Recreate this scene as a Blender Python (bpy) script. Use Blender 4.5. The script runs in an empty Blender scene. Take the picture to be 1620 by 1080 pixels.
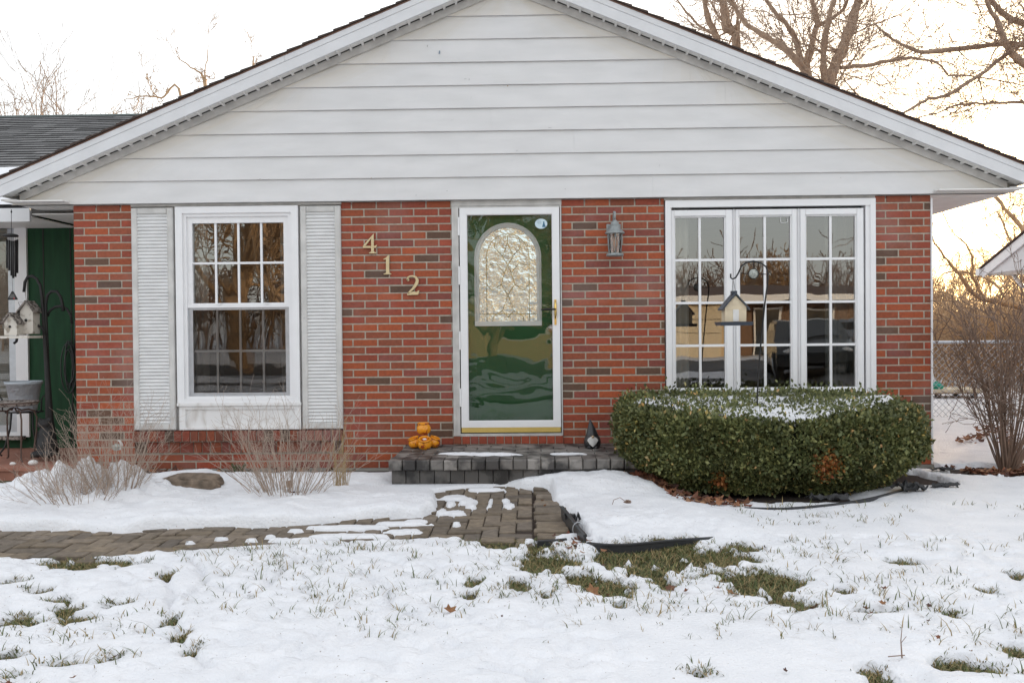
import bpy, bmesh, math, random
import numpy as np
from mathutils import Matrix, Vector
random.seed(7); rng = np.random.default_rng(7)
S = bpy.context.scene
COL = S.collection
PI = math.pi
# ------------------------------------------------------------------ camera calibration
F = 1450.0
CAM = np.array([0.0, -8.0556, 1.2312])
def basis(yaw, pitch, roll):
    f = np.array([-math.sin(yaw)*math.cos(pitch), math.cos(yaw)*math.cos(pitch), math.sin(pitch)])
    r = np.array([math.cos(yaw), math.sin(yaw), 0.0]); u = np.cross(r, f)
    return r*math.cos(roll)+u*math.sin(roll), -r*math.sin(roll)+u*math.cos(roll), f
BR, BU, BF = basis(0.02083, -0.0141, -0.00938)
def ray(px, py): return BR*(px-810)/F + BU*(540-py)/F + BF
def P(px, py, Y):            # point of the photograph's line of sight at depth Y
    d = ray(px, py); return CAM + d*(Y-CAM[1])/d[1]
def G(px, py, Z=0.0):        # point on a level plane
    d = ray(px, py); return CAM + d*(Z-CAM[2])/d[2]
cd = bpy.data.cameras.new('camera'); cam = bpy.data.objects.new('camera', cd); COL.objects.link(cam)
M4 = Matrix(((BR[0], BU[0], -BF[0], CAM[0]), (BR[1], BU[1], -BF[1], CAM[1]), (BR[2], BU[2], -BF[2], CAM[2]), (0, 0, 0, 1)))
cam.matrix_world = M4
cd.sensor_width = 36; cd.lens = F/1620*36; cd.clip_end = 2000; cd.clip_start = 0.05
S.camera = cam
# ------------------------------------------------------------------ mesh helpers
def world_loc(o):
    v = Vector((0, 0, 0))
    while o is not None:
        v = v + o.location; o = o.parent
    return v
class MB:
    def __init__(s): s.v = []; s.f = []; s.c = []; s.m = []; s.sm = []
    def face(s, idx, col=None, m=0, smooth=False):
        s.f.append(idx); s.c.append(col); s.m.append(m); s.sm.append(smooth)
    def poly(s, pts, col=None, m=0, smooth=False):
        n = len(s.v); s.v.extend([tuple(map(float, p)) for p in pts]); s.face(list(range(n, n+len(pts))), col, m, smooth)
    def hexa(s, p, col=None, m=0):      # 8 corners: bottom 4 ccw, top 4 ccw
        n = len(s.v); s.v.extend([tuple(map(float, q)) for q in p])
        for q in ((3,2,1,0),(4,5,6,7),(0,1,5,4),(1,2,6,5),(2,3,7,6),(3,0,4,7)): s.face([n+i for i in q], col, m)
    def box(s, x0, x1, y0, y1, z0, z1, col=None, m=0, bev=0.0):
        if bev <= 0:
            s.hexa([(x0,y0,z0),(x1,y0,z0),(x1,y1,z0),(x0,y1,z0),(x0,y0,z1),(x1,y0,z1),(x1,y1,z1),(x0,y1,z1)], col, m); return
        b = bev; n = len(s.v)
        # chamfered toward -y (front) face: front inset ring
        s.v += [(x0,y1,z0),(x1,y1,z0),(x1,y1,z1),(x0,y1,z1),(x0,y0+b,z0),(x1,y0+b,z0),(x1,y0+b,z1),(x0,y0+b,z1),
                (x0+b,y0,z0+b),(x1-b,y0,z0+b),(x1-b,y0,z1-b),(x0+b,y0,z1-b)]
        for q in ((0,4,5,1)[::-1],(1,5,6,2)[::-1],(2,6,7,3)[::-1],(3,7,4,0)[::-1],(4,8,9,5)[::-1],(5,9,10,6)[::-1],(6,10,11,7)[::-1],(7,11,8,4)[::-1],(8,9,10,11)):
            s.face([n+i for i in q], col, m)
    def boxtop(s, x0, x1, y0, y1, z0, z1, b, col=None, m=0, jz=None):     # chamfered toward +z
        n = len(s.v); j = jz or (0,0,0,0)
        s.v += [(x0,y0,z0),(x1,y0,z0),(x1,y1,z0),(x0,y1,z0),(x0,y0,z1-b+j[0]),(x1,y0,z1-b+j[1]),(x1,y1,z1-b+j[2]),(x0,y1,z1-b+j[3]),
                (x0+b,y0+b,z1+j[0]),(x1-b,y0+b,z1+j[1]),(x1-b,y1-b,z1+j[2]),(x0+b,y1-b,z1+j[3])]
        for q in ((0,1,5,4),(1,2,6,5),(2,3,7,6),(3,0,4,7),(4,5,9,8),(5,6,10,9),(6,7,11,10),(7,4,8,11),(8,9,10,11)):
            s.face([n+i for i in q], col, m)
    def lathe(s, prof, c=(0,0,0), n=20, col=None, m=0, axis=None, smooth=True, sq=1.0):
        base = len(s.v); cx, cy, cz = c
        for r, z in prof:
            for k in range(n):
                a = 2*PI*k/n; s.v.append((cx+r*math.cos(a), cy+sq*r*math.sin(a), cz+z))
        for i in range(len(prof)-1):
            for k in range(n):
                a = base+i*n+k; b = base+i*n+(k+1) % n
                s.face([a, b, b+n, a+n], col, m, smooth)
        if prof[0][0] > 1e-4: s.face([base+k for k in range(n)][::-1], col, m)
        if prof[-1][0] > 1e-4: s.face([base+(len(prof)-1)*n+k for k in range(n)], col, m)
    def tube(s, pts, rad, n=6, col=None, m=0, cap=True):
        pts = [np.array(p, float) for p in pts]
        if not hasattr(rad, '__len__'): rad = [rad]*len(pts)
        base = len(s.v); prev = None
        for i, p in enumerate(pts):
            t = pts[min(i+1, len(pts)-1)]-pts[max(i-1, 0)]; L = np.linalg.norm(t); t = t/(L if L > 1e-9 else 1)
            if prev is None:
                a = np.array([0,0,1.0]) if abs(t[2]) < 0.9 else np.array([1.0,0,0])
                nrm = np.cross(t, a)
            else: nrm = prev - t*np.dot(prev, t)
            nrm = nrm/np.linalg.norm(nrm); bn = np.cross(t, nrm); prev = nrm
            for k in range(n):
                a = 2*PI*k/n; q = p + rad[i]*(math.cos(a)*nrm+math.sin(a)*bn); s.v.append((float(q[0]), float(q[1]), float(q[2])))
        for i in range(len(pts)-1):
            for k in range(n):
                a = base+i*n+k; b = base+i*n+(k+1) % n
                s.face([a, b, b+n, a+n], col, m, n > 4)
        if cap:
            s.face([base+k for k in range(n)][::-1], col, m); s.face([base+(len(pts)-1)*n+k for k in range(n)], col, m)
    def ball(s, c, r, nu=12, nv=8, col=None, m=0):
        if not hasattr(r, '__len__'): r = (r, r, r)
        base = len(s.v)
        for i in range(nv+1):
            t = PI*i/nv
            for k in range(nu):
                a = 2*PI*k/nu; s.v.append((c[0]+r[0]*math.sin(t)*math.cos(a), c[1]+r[1]*math.sin(t)*math.sin(a), c[2]+r[2]*math.cos(t)))
        for i in range(nv):
            for k in range(nu):
                a = base+i*nu+k; b = base+i*nu+(k+1) % nu; s.face([a, a+nu, b+nu, b], col, m, True)
    def prism(s, out, y0, y1, col=None, m=0, bev=0.0):    # (x,z) outline ccw seen from the front (-y), extruded from y0 (front) to y1
        n = len(out); base = len(s.v)
        for x, z in out: s.v.append((x, y0, z))
        for x, z in out: s.v.append((x, y1, z))
        s.face([base+i for i in range(n)], col, m)
        s.face([base+n+i for i in range(n)][::-1], col, m)
        for i in range(n):
            j = (i+1) % n; s.face([base+j, base+i, base+n+i, base+n+j], col, m)
    def build(s, name, mat, parent=None, loc=None):
        me = bpy.data.meshes.new(name)
        off = world_loc(parent) if parent is not None else Vector((0,0,0))
        L = Vector(loc) if loc is not None else Vector((0,0,0))
        o = off + L
        me.from_pydata([(x-o.x, y-o.y, z-o.z) for x, y, z in s.v], [], s.f)
        for mm in (mat if isinstance(mat, (list, tuple)) else [mat]): me.materials.append(mm)
        if any(s.m): me.polygons.foreach_set('material_index', s.m)
        me.polygons.foreach_set('use_smooth', s.sm)
        if any(c is not None for c in s.c):
            at = me.color_attributes.new('Col', 'FLOAT_COLOR', 'CORNER'); arr = []
            for f, c in zip(s.f, s.c):
                c = c or (1,1,1); arr += [c[0], c[1], c[2], 1.0]*len(f)
            at.data.foreach_set('color', arr)
        me.update()
        ob = bpy.data.objects.new(name, me); COL.objects.link(ob)
        ob.location = L
        if parent is not None: ob.parent = parent
        return ob
def mesh_np(name, V, Fc, mat, parent=None, loc=(0,0,0), cols=None, smooth=False):
    V = np.asarray(V, np.float32); Fc = np.asarray(Fc, np.int32)
    L = np.array(loc, np.float32); off = np.array(world_loc(parent)) if parent is not None else np.zeros(3)
    V = V - (L+off).astype(np.float32)
    me = bpy.data.meshes.new(name); k = Fc.shape[1]
    me.vertices.add(len(V)); me.vertices.foreach_set('co', V.ravel())
    me.loops.add(Fc.size); me.loops.foreach_set('vertex_index', Fc.ravel())
    me.polygons.add(len(Fc)); me.polygons.foreach_set('loop_start', np.arange(0, Fc.size, k, dtype=np.int32))
    me.polygons.foreach_set('loop_total', np.full(len(Fc), k, np.int32))
    if smooth: me.polygons.foreach_set('use_smooth', np.ones(len(Fc), bool))
    if cols is not None:
        at = me.color_attributes.new('Col', 'FLOAT_COLOR', 'CORNER')
        c = np.ones((len(Fc), k, 4), np.float32); c[:, :, :3] = np.asarray(cols, np.float32)[:, None, :]
        at.data.foreach_set('color', c.ravel())
    me.materials.append(mat); me.update(); me.validate()
    ob = bpy.data.objects.new(name, me); COL.objects.link(ob); ob.location = Vector([float(a) for a in L])
    if parent is not None: ob.parent = parent
    return ob
def tag(o, label=None, cat=None, group=None, kind=None):
    if label: o['label'] = label
    if cat: o['category'] = cat
    if group: o['group'] = group
    if kind: o['kind'] = kind
    return o
def thing(name, label, cat, loc=(0,0,0), group=None):
    o = bpy.data.objects.new(name, None); COL.objects.link(o); o.location = Vector([float(a) for a in loc]); o.empty_display_size = .1
    return tag(o, label, cat, group)
# ------------------------------------------------------------------ noise
def vnoise(x, y, seed=0):
    r = np.random.default_rng(seed); T = r.random((256, 256))
    xi = np.floor(x).astype(int); yi = np.floor(y).astype(int); fx = x-xi; fy = y-yi
    fx = fx*fx*(3-2*fx); fy = fy*fy*(3-2*fy)
    a = T[xi & 255, yi & 255]; b = T[(xi+1) & 255, yi & 255]; c = T[xi & 255, (yi+1) & 255]; d = T[(xi+1) & 255, (yi+1) & 255]
    return (a*(1-fx)+b*fx)*(1-fy)+(c*(1-fx)+d*fx)*fy
def fbm(x, y, seed=0, o=4):
    s = 0; A = 0.5; t = 0
    for i in range(o): s = s+A*(vnoise(x*2**i+17*i, y*2**i+5*i, seed+i)-.5); t += A; A *= .5
    return s/t*2
def sdf_poly(X, Y, poly):      # negative inside
    d = np.full(X.shape, 1e9); ins = np.zeros(X.shape, bool); n = len(poly)
    for i in range(n):
        x0, y0 = poly[i]; x1, y1 = poly[(i+1) % n]; ex, ey = x1-x0, y1-y0
        t = np.clip(((X-x0)*ex+(Y-y0)*ey)/(ex*ex+ey*ey+1e-12), 0, 1)
        d = np.minimum(d, np.hypot(X-x0-t*ex, Y-y0-t*ey))
        c = ((y0 > Y) != (y1 > Y)) & (X < (x1-x0)*(Y-y0)/(y1-y0+1e-12)+x0); ins ^= c
    return np.where(ins, -d, d)
def dist_line(X, Y, pl):
    d = np.full(X.shape, 1e9)
    for (x0, y0), (x1, y1) in zip(pl[:-1], pl[1:]):
        ex, ey = x1-x0, y1-y0; t = np.clip(((X-x0)*ex+(Y-y0)*ey)/(ex*ex+ey*ey+1e-12), 0, 1)
        d = np.minimum(d, np.hypot(X-x0-t*ex, Y-y0-t*ey))
    return d
def sstep(a, b, x): t = np.clip((x-a)/(b-a), 0, 1); return t*t*(3-2*t)
# ------------------------------------------------------------------ materials
def mat(name, col, rough=.7, noise=0, nscale=8, col2=None, bump=0, bscale=60, metal=0, attr=False, spec=.5, bdist=.004, stretch=None, detail=6, thresh=None, sub=0, bdetail=4):
    m = bpy.data.materials.new(name); m.use_nodes = True; nt = m.node_tree; N = nt.nodes; L = nt.links
    b = N['Principled BSDF']; b.inputs['Roughness'].default_value = rough; b.inputs['Metallic'].default_value = metal
    b.inputs['Specular IOR Level'].default_value = spec
    geo = N.new('ShaderNodeTexCoord'); vec = geo.outputs['Object']
    if stretch:
        mp = N.new('ShaderNodeMapping'); mp.inputs['Scale'].default_value = stretch; L.new(vec, mp.inputs['Vector']); vec2 = mp.outputs['Vector']
    else: vec2 = vec
    c1 = (*col, 1)
    src = None
    if attr:
        a = N.new('ShaderNodeAttribute'); a.attribute_name = 'Col'; src = a.outputs['Color']
    if noise or col2:
        n = N.new('ShaderNodeTexNoise'); n.inputs['Scale'].default_value = nscale; n.inputs['Detail'].default_value = detail; L.new(vec2, n.inputs['Vector'])
        r = N.new('ShaderNodeMapRange'); lo, hi = thresh or (.3, .7)
        r.inputs['From Min'].default_value = lo; r.inputs['From Max'].default_value = hi; L.new(n.outputs['Fac'], r.inputs['Value'])
        mx = N.new('ShaderNodeMix'); mx.data_type = 'RGBA'; L.new(r.outputs['Result'], mx.inputs['Factor'])
        A = mx.inputs[6]; B = mx.inputs[7]
        if col2 is None: col2 = tuple(c*(1-noise) for c in col)
        if src is not None:
            ml = N.new('ShaderNodeMix'); ml.data_type = 'RGBA'; ml.blend_type = 'MULTIPLY'; ml.inputs['Factor'].default_value = 1
            A.default_value = c1; B.default_value = (*col2, 1)
            L.new(mx.outputs[2], ml.inputs[6]); L.new(src, ml.inputs[7]); L.new(ml.outputs[2], b.inputs['Base Color'])
        else:
            A.default_value = c1; B.default_value = (*col2, 1); L.new(mx.outputs[2], b.inputs['Base Color'])
    elif src is not None: L.new(src, b.inputs['Base Color'])
    else: b.inputs['Base Color'].default_value = c1
    if bump:
        n2 = N.new('ShaderNodeTexNoise'); n2.inputs['Scale'].default_value = bscale; n2.inputs['Detail'].default_value = bdetail; L.new(vec2, n2.inputs['Vector'])
        bp = N.new('ShaderNodeBump'); bp.inputs['Strength'].default_value = bump; bp.inputs['Distance'].default_value = bdist
        L.new(n2.outputs['Fac'], bp.inputs['Height']); L.new(bp.outputs['Normal'], b.inputs['Normal'])
    return m
def glass_mat(name, fac=.2, tint=(.8,.82,.8), wave=0.0, wscale=1.2, wdist=.02, gcol=(1,1,1), rough=0.0, vor=None, mscale=(1,1,.6)):
    m = bpy.data.materials.new(name); m.use_nodes = True; nt = m.node_tree; N = nt.nodes; L = nt.links
    N.remove(N['Principled BSDF']); out = N['Material Output']
    t = N.new('ShaderNodeBsdfTransparent'); t.inputs['Color'].default_value = (*tint, 1)
    g = N.new('ShaderNodeBsdfGlossy'); g.inputs['Roughness'].default_value = rough; g.inputs['Color'].default_value = (*gcol, 1)
    mx = N.new('ShaderNodeMixShader'); lw = N.new('ShaderNodeFresnel'); lw.inputs['IOR'].default_value = 1.5
    ad = N.new('ShaderNodeMath'); ad.operation = 'ADD'; ad.inputs[1].default_value = fac; ad.use_clamp = True
    L.new(lw.outputs[0], ad.inputs[0]); L.new(ad.outputs[0], mx.inputs[0]); L.new(t.outputs[0], mx.inputs[1]); L.new(g.outputs[0], mx.inputs[2]); L.new(mx.outputs[0], out.inputs['Surface'])
    if wave:
        tc = N.new('ShaderNodeTexCoord')
        if vor:
            n = N.new('ShaderNodeTexVoronoi'); n.feature = 'SMOOTH_F1'; n.inputs['Scale'].default_value = vor; L.new(tc.outputs['Object'], n.inputs['Vector']); h = n.outputs['Distance']
            n3 = N.new('ShaderNodeTexNoise'); n3.inputs['Scale'].default_value = vor*2.3; L.new(tc.outputs['Object'], n3.inputs['Vector'])
            am = N.new('ShaderNodeMath'); am.operation = 'ADD'; L.new(h, am.inputs[0]); L.new(n3.outputs['Fac'], am.inputs[1]); h = am.outputs[0]
        else:
            mp = N.new('ShaderNodeMapping'); mp.inputs['Scale'].default_value = mscale; L.new(tc.outputs['Object'], mp.inputs['Vector'])
            n = N.new('ShaderNodeTexNoise'); n.inputs['Scale'].default_value = wscale; n.inputs['Detail'].default_value = 1.5; n.inputs['Distortion'].default_value = .6; L.new(mp.outputs[0], n.inputs['Vector']); h = n.outputs['Fac']
        bp = N.new('ShaderNodeBump'); bp.inputs['Strength'].default_value = wave; bp.inputs['Distance'].default_value = wdist
        L.new(h, bp.inputs['Height']); L.new(bp.outputs['Normal'], g.inputs['Normal'])
    return m
M = {}
M['brick'] = mat('brick', (1.12,1.1,1.1), .62, attr=True, nscale=38, col2=(.78,.74,.72), bump=.5, bscale=170, bdist=.003)
# pale salt bloom in broad faint clouds over the brick faces
nt = M['brick'].node_tree; bs_ = nt.nodes['Principled BSDF']; src_ = bs_.inputs['Base Color'].links[0].from_socket
n_ = nt.nodes.new('ShaderNodeTexNoise'); n_.inputs['Scale'].default_value = 1.7; n_.inputs['Detail'].default_value = 5; tc_ = nt.nodes.new('ShaderNodeTexCoord'); nt.links.new(tc_.outputs['Object'], n_.inputs['Vector'])
r_ = nt.nodes.new('ShaderNodeMapRange'); r_.inputs['From Min'].default_value = .52; r_.inputs['From Max'].default_value = .80; r_.inputs['To Max'].default_value = .26; nt.links.new(n_.outputs['Fac'], r_.inputs['Value'])
m_ = nt.nodes.new('ShaderNodeMix'); m_.data_type = 'RGBA'; m_.inputs[7].default_value = (.42, .33, .33, 1); nt.links.new(r_.outputs['Result'], m_.inputs['Factor']); nt.links.new(src_, m_.inputs[6]); nt.links.new(m_.outputs[2], bs_.inputs['Base Color'])
M['mortar'] = mat('mortar', (.47,.42,.345), .95, .3, 30, bump=.6, bscale=120)
M['concrete'] = mat('concrete', (.36,.34,.30), .9, .35, 6, bump=.4, bscale=60)
M['siding'] = mat('aluminium_siding', (.67,.665,.665), .45, attr=True, nscale=2.2, col2=(.60,.597,.595), bump=.12, bscale=5, stretch=(1,1,4), thresh=(.35,.75), bdist=.022)
M['trim'] = mat('white_trim', (.68,.685,.70), .45, .1, 5, bump=.1, bscale=10, bdist=.006)
M['trimdirty'] = mat('weathered_trim', (.60,.585,.56), .55, .28, 9, bump=.1, bscale=40)
M['vinyl'] = mat('white_vinyl', (.80,.80,.81), .35, .06, 4)
M['oldpaint'] = mat('peeling_paint', (.74,.73,.72), .6, nscale=14, col2=(.50,.46,.42), stretch=(1,1,.35), thresh=(.5,.78), bump=.3, bscale=70)
M['soffit'] = mat('soffit', (.80,.79,.77), .5, .1, 6)
M['louver'] = mat('shutter_louver', (.74,.74,.735), .4, .15, 6, stretch=(1,1,3))
M['shutframe'] = mat('shutter_frame', (.62,.61,.59), .45, .25, 7)
M['dark'] = mat('dark_gap', (.03,.028,.025), .9)
M['shingle'] = mat('shingle', (1,1,1), .95, .4, 60, attr=True, bump=.8, bscale=200)
M['shingle_edge'] = mat('shingle_brown', (.085,.06,.05), .95, .5, 30, bump=.6, bscale=90)
M['drip'] = mat('copper_drip_edge', (.17,.085,.055), .5, .3, 20)
M['green'] = mat('green_paint', (.014,.062,.026), .6, spec=.2, nscale=3, col2=(.010,.040,.018), stretch=(6,6,.8), bump=.25, bscale=30)
M['greendoor'] = mat('green_door_paint', (.020,.115,.030), .5, .2, 3, spec=.25)
M['glass'] = glass_mat('window_glass', .14, (.72,.74,.72), wave=.35, wscale=1.3, wdist=.012)
M['stormglass'] = glass_mat('storm_glass', .02, (.98,.99,.98), wave=.35, wscale=2.6, wdist=.010, mscale=(.8,1,1.3))
M['archglass'] = glass_mat('leaded_glass', .72, (.5,.52,.48), wave=.8, wdist=.006, gcol=(.90,.98,.98), rough=.12, vor=13)
M['screen'] = glass_mat('insect_screen', .0, (.42,.42,.42))
M['room'] = mat('room_wall', (.16,.115,.085), .9, .2, 2)
M['roomfloor'] = mat('room_floor', (.12,.07,.04), .6)
M['curtain'] = mat('grey_curtain', (.20,.20,.19), .9, .2, 5)
M['lace'] = mat('pale_curtain', (.55,.52,.48), .9, .1, 5)
M['wood'] = mat('furniture_wood', (.18,.09,.045), .5, .3, 8)
M['brass'] = mat('brass', (.72,.50,.16), .3, metal=1)
M['brassmat'] = mat('pale_brass', (.66,.54,.32), .42, .12, 20, metal=.35)
M['yellow'] = mat('yellow_kick_strip', (.62,.44,.12), .4, .15, 8)
M['black'] = mat('black_metal', (.012,.011,.011), .6, .2, 20, bump=.2, bscale=60)
M['rust'] = mat('rusty_metal', (.11,.065,.05), .6, .4, 30)
M['verdigris'] = mat('weathered_grey_metal', (.31,.34,.34), .5, nscale=26, col2=(.20,.215,.22), bump=.2, bscale=80, metal=.2)
M['bulb'] = mat('frosted_bulb', (.75,.52,.42), .3, .2, 30)
M['lampglass'] = glass_mat('lantern_glass', .08, (.85,.8,.75))
M['orange'] = mat('glazed_orange', (.75,.29,.012), .22, nscale=26, col2=(.33,.065,.02), thresh=(.56,.61), detail=3)
M['white'] = mat('white_resin', (.72,.71,.69), .5, .15, 20)
M['blackresin'] = mat('black_resin', (.025,.025,.027), .3)
M['planter'] = mat('grey_planter', (.40,.44,.48), .5, .06, 6, bump=.8, bscale=45, bdist=.006, bdetail=0)
M['stone'] = mat('charcoal_stone', (.055,.056,.058), .85, .3, 20, bump=.5, bscale=50)
M['rock'] = mat('field_rock', (.25,.19,.14), .9, nscale=14, col2=(.09,.07,.052), bump=1, bscale=22, bdist=.02)
M['snow'] = mat('snow', (.77,.772,.79), .6, nscale=5, col2=(.69,.698,.722), bump=.9, bscale=60, bdist=.009, spec=.3, bdetail=6)
# grit, seeds and bits of bark lying in the old snow
nt = M['snow'].node_tree; bs_ = nt.nodes['Principled BSDF']; src_ = bs_.inputs['Base Color'].links[0].from_socket
n_ = nt.nodes.new('ShaderNodeTexNoise'); n_.inputs['Scale'].default_value = 70; n_.inputs['Detail'].default_value = 2; tc_ = nt.nodes.new('ShaderNodeTexCoord'); nt.links.new(tc_.outputs['Object'], n_.inputs['Vector'])
r_ = nt.nodes.new('ShaderNodeMapRange'); r_.inputs['From Min'].default_value = .715; r_.inputs['From Max'].default_value = .76; nt.links.new(n_.outputs['Fac'], r_.inputs['Value'])
m_ = nt.nodes.new('ShaderNodeMix'); m_.data_type = 'RGBA'; m_.inputs[7].default_value = (.22, .17, .12, 1); nt.links.new(r_.outputs['Result'], m_.inputs['Factor']); nt.links.new(src_, m_.inputs[6]); nt.links.new(m_.outputs[2], bs_.inputs['Base Color'])
M['lawn'] = mat('winter_lawn_soil', (.075,.06,.030), .95, nscale=22, col2=(.04,.055,.018), bump=.7, bscale=60, bdist=.01)
M['soil'] = mat('soil', (.045,.028,.02), .95, .4, 20, bump=.8, bscale=50, bdist=.01)
M['paver'] = mat('paver', (1.05,1.02,1), .9, .42, 22, attr=True, bump=.9, bscale=130, bdist=.004)
M['wetpaver'] = mat('stained_paver', (1.35,1.32,1.28), .55, attr=True, nscale=7, col2=(.30,.29,.29), thresh=(.44,.58), bump=.8, bscale=110, bdist=.003)
M['terracotta'] = mat('terracotta_block', (.36,.16,.11), .85, .25, 9, bump=.4, bscale=90)
M['bark'] = mat('bark', (.40,.29,.21), .9, nscale=9, col2=(.25,.175,.13), bump=.8, bscale=40, bdist=.02)
M['barkwarm'] = mat('sunny_bark', (.50,.33,.19), .9, .4, 9)
M['twig'] = mat('dry_twig', (.46,.36,.29), .8, .35, 12)
M['twigdark'] = mat('brown_twig', (.25,.165,.12), .8, .35, 12)
M['leaf'] = mat('leaf', (1,1,1), .55, attr=True, col2=(.75,.75,.72), nscale=14, spec=.4)
M['deadleaf'] = mat('dead_leaf', (1,1,1), .8, attr=True, col2=(.6,.55,.5), nscale=30)
M['grass'] = mat('grass_blade', (1,1,1), .7, attr=True, col2=(.8,.8,.7), nscale=9)
M['hedgecore'] = mat('hedge_core', (.018,.022,.010), .95)
M['edging'] = mat('black_plastic_edging', (.035,.036,.04), .38, .2, 12)
M['fabric'] = mat('weed_fabric', (.02,.02,.022), .5, .3, 20)
M['galv'] = mat('galvanised_steel', (.50,.52,.55), .35, .15, 20, metal=.7)
M['teal'] = mat('teal_cloth', (.03,.36,.28), .6)
M['tan'] = mat('tan_plastic', (.46,.33,.21), .6, .15, 10)
M['birdwood'] = mat('cream_painted_wood', (.66,.56,.40), .6, .15, 14)
M['greywood'] = mat('weathered_bark_wood', (.34,.30,.27), .8, nscale=34, col2=(.07,.058,.05), thresh=(.44,.56), bump=.6, bscale=60)
M['navy'] = mat('dark_blue_plastic', (.035,.045,.062), .4)
M['discglass'] = mat('mosaic_glass', (.45,.47,.42), .15, nscale=70, col2=(.15,.17,.15), spec=1)
M['sticker'] = mat('sticker_white', (.55,.68,.74), .4)
M['stickerblue'] = mat('sticker_blue', (.03,.13,.22), .4)
M['blind'] = mat('window_blind', (.30,.28,.25), .6)
M['asphalt'] = mat('wet_road', (.09,.085,.085), .7, .3, 3)
M['beige'] = mat('beige_siding', (.62,.46,.27), .7, .1, 2)
M['brownroof'] = mat('brown_shingle_roof', (.14,.09,.07), .9, .3, 5)
M['carpaint'] = mat('dark_car_paint', (.05,.055,.06), .2, spec=.8, metal=.3)
M['rubber'] = mat('tyre_rubber', (.02,.02,.02), .8)
M['carglass'] = mat('car_glass', (.02,.025,.03), .05, spec=1)
M['lampwhite'] = mat('headlight_lens', (.7,.7,.7), .1)
# ------------------------------------------------------------------ snow field + lawn
def gp(pts): return [tuple(G(x, y)[:2]) for x, y in pts]
def pxr(cx, cy, rx, ry):
    c = G(cx, cy); d = np.dot(c-CAM, BF); sx = F/d; sy = F*CAM[2]/d**2
    return c[0], c[1], rx/sx, ry/sy
walk = gp([(-60,842),(100,840),(190,846),(235,840),(330,836),(430,836),(520,829),(600,822),(672,820),(692,810),(697,792),(690,780),(740,774),(800,772),(866,779),(874,800),(893,812),(912,838),(925,852),(862,853),(780,855),(700,857),(620,858),(540,860),(450,864),(330,872),(180,879),(-60,888)])
walk_solid = [(-5,-3.22),(-2.4,-3.14),(-1.6,-2.95),(-.4,-2.86),(.22,-2.78),(.22,-.85),(-.95,-.85),(-.95,-1.9),(-1.4,-2.2),(-2.4,-2.3),(-5,-2.35)]
grass_px = [(789,863,30,7),(857,864,18,6),(870,890,38,12),(821,926,16,9),(919,912,20,6),(952,931,40,11),(1039,880,65,20),(1012,904,14,6),(1071,857,24,7),(1142,877,28,8),(1145,892,18,5),(1175,866,20,5),(1131,910,20,4),(1050,926,16,8),(1202,920,55,16),(1250,953,28,9),(1185,885,12,5),(1332,937,10,4),(1506,977,8,5),(1381,969,25,3),(1609,1032,15,8),(1517,1053,25,9),(1565,1062,15,6),(1386,1070,25,12),(1104,1071,10,5),(1430,891,20,4),
 (150,892,60,8),(20,922,22,5),(62,937,12,6),(97,950,12,6),(107,965,20,7),(120,981,22,7),(20,985,25,13),(265,910,7,6),(275,980,6,12),(285,1010,8,12),(302,1035,5,7),(15,1042,18,7),(10,1075,15,5),(175,1045,10,7),(100,1057,12,4),(190,960,13,4),(750,922,10,5),(745,945,8,6),(60,990,8,5),(1610,915,8,3),(1560,940,8,3),(980,960,8,4),(865,945,8,4)]
patches = [(a_,b_,c_*1.15,d_*(1.25 if a_ > -.5 else .9)) for a_,b_,c_,d_ in (pxr(*g) for g in grass_px)]
snow_on_walk = [pxr(*g) for g in [(470,858,55,2.5),(560,852,75,3.2),(640,845,42,4.5),(400,858,16,2),(540,838,70,2.6),(640,832,45,2.6),(470,843,22,2.5),(428,852,14,2),(350,856,10,1.5),(300,862,9,1.2),
  (720,790,26,3.5),(713,800,9,6),(738,795,12,5),(745,800,10,6),(722,815,16,3),(700,812,8,5),(776,797,6,7),(800,795,10,3),(806,803,10,4),(722,832,8,2),(660,829,22,3),(765,777,30,2)]]
creases = [gp(p) for p in [[(268,900),(262,920),(275,945),(268,965),(275,985),(290,1015),(303,1035),(325,1062)],[(300,885),(318,905),(325,925),(300,945),(275,958)],[(480,880),(450,905),(420,935),(395,948),(330,930)],[(590,915),(612,930),(618,960),(660,985),(700,997),(760,990)],[(570,905),(600,935),(640,938),(700,925)],[(760,1060),(790,1068),(850,1080)],[(1100,868),(1200,875),(1290,872)]]]
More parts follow.
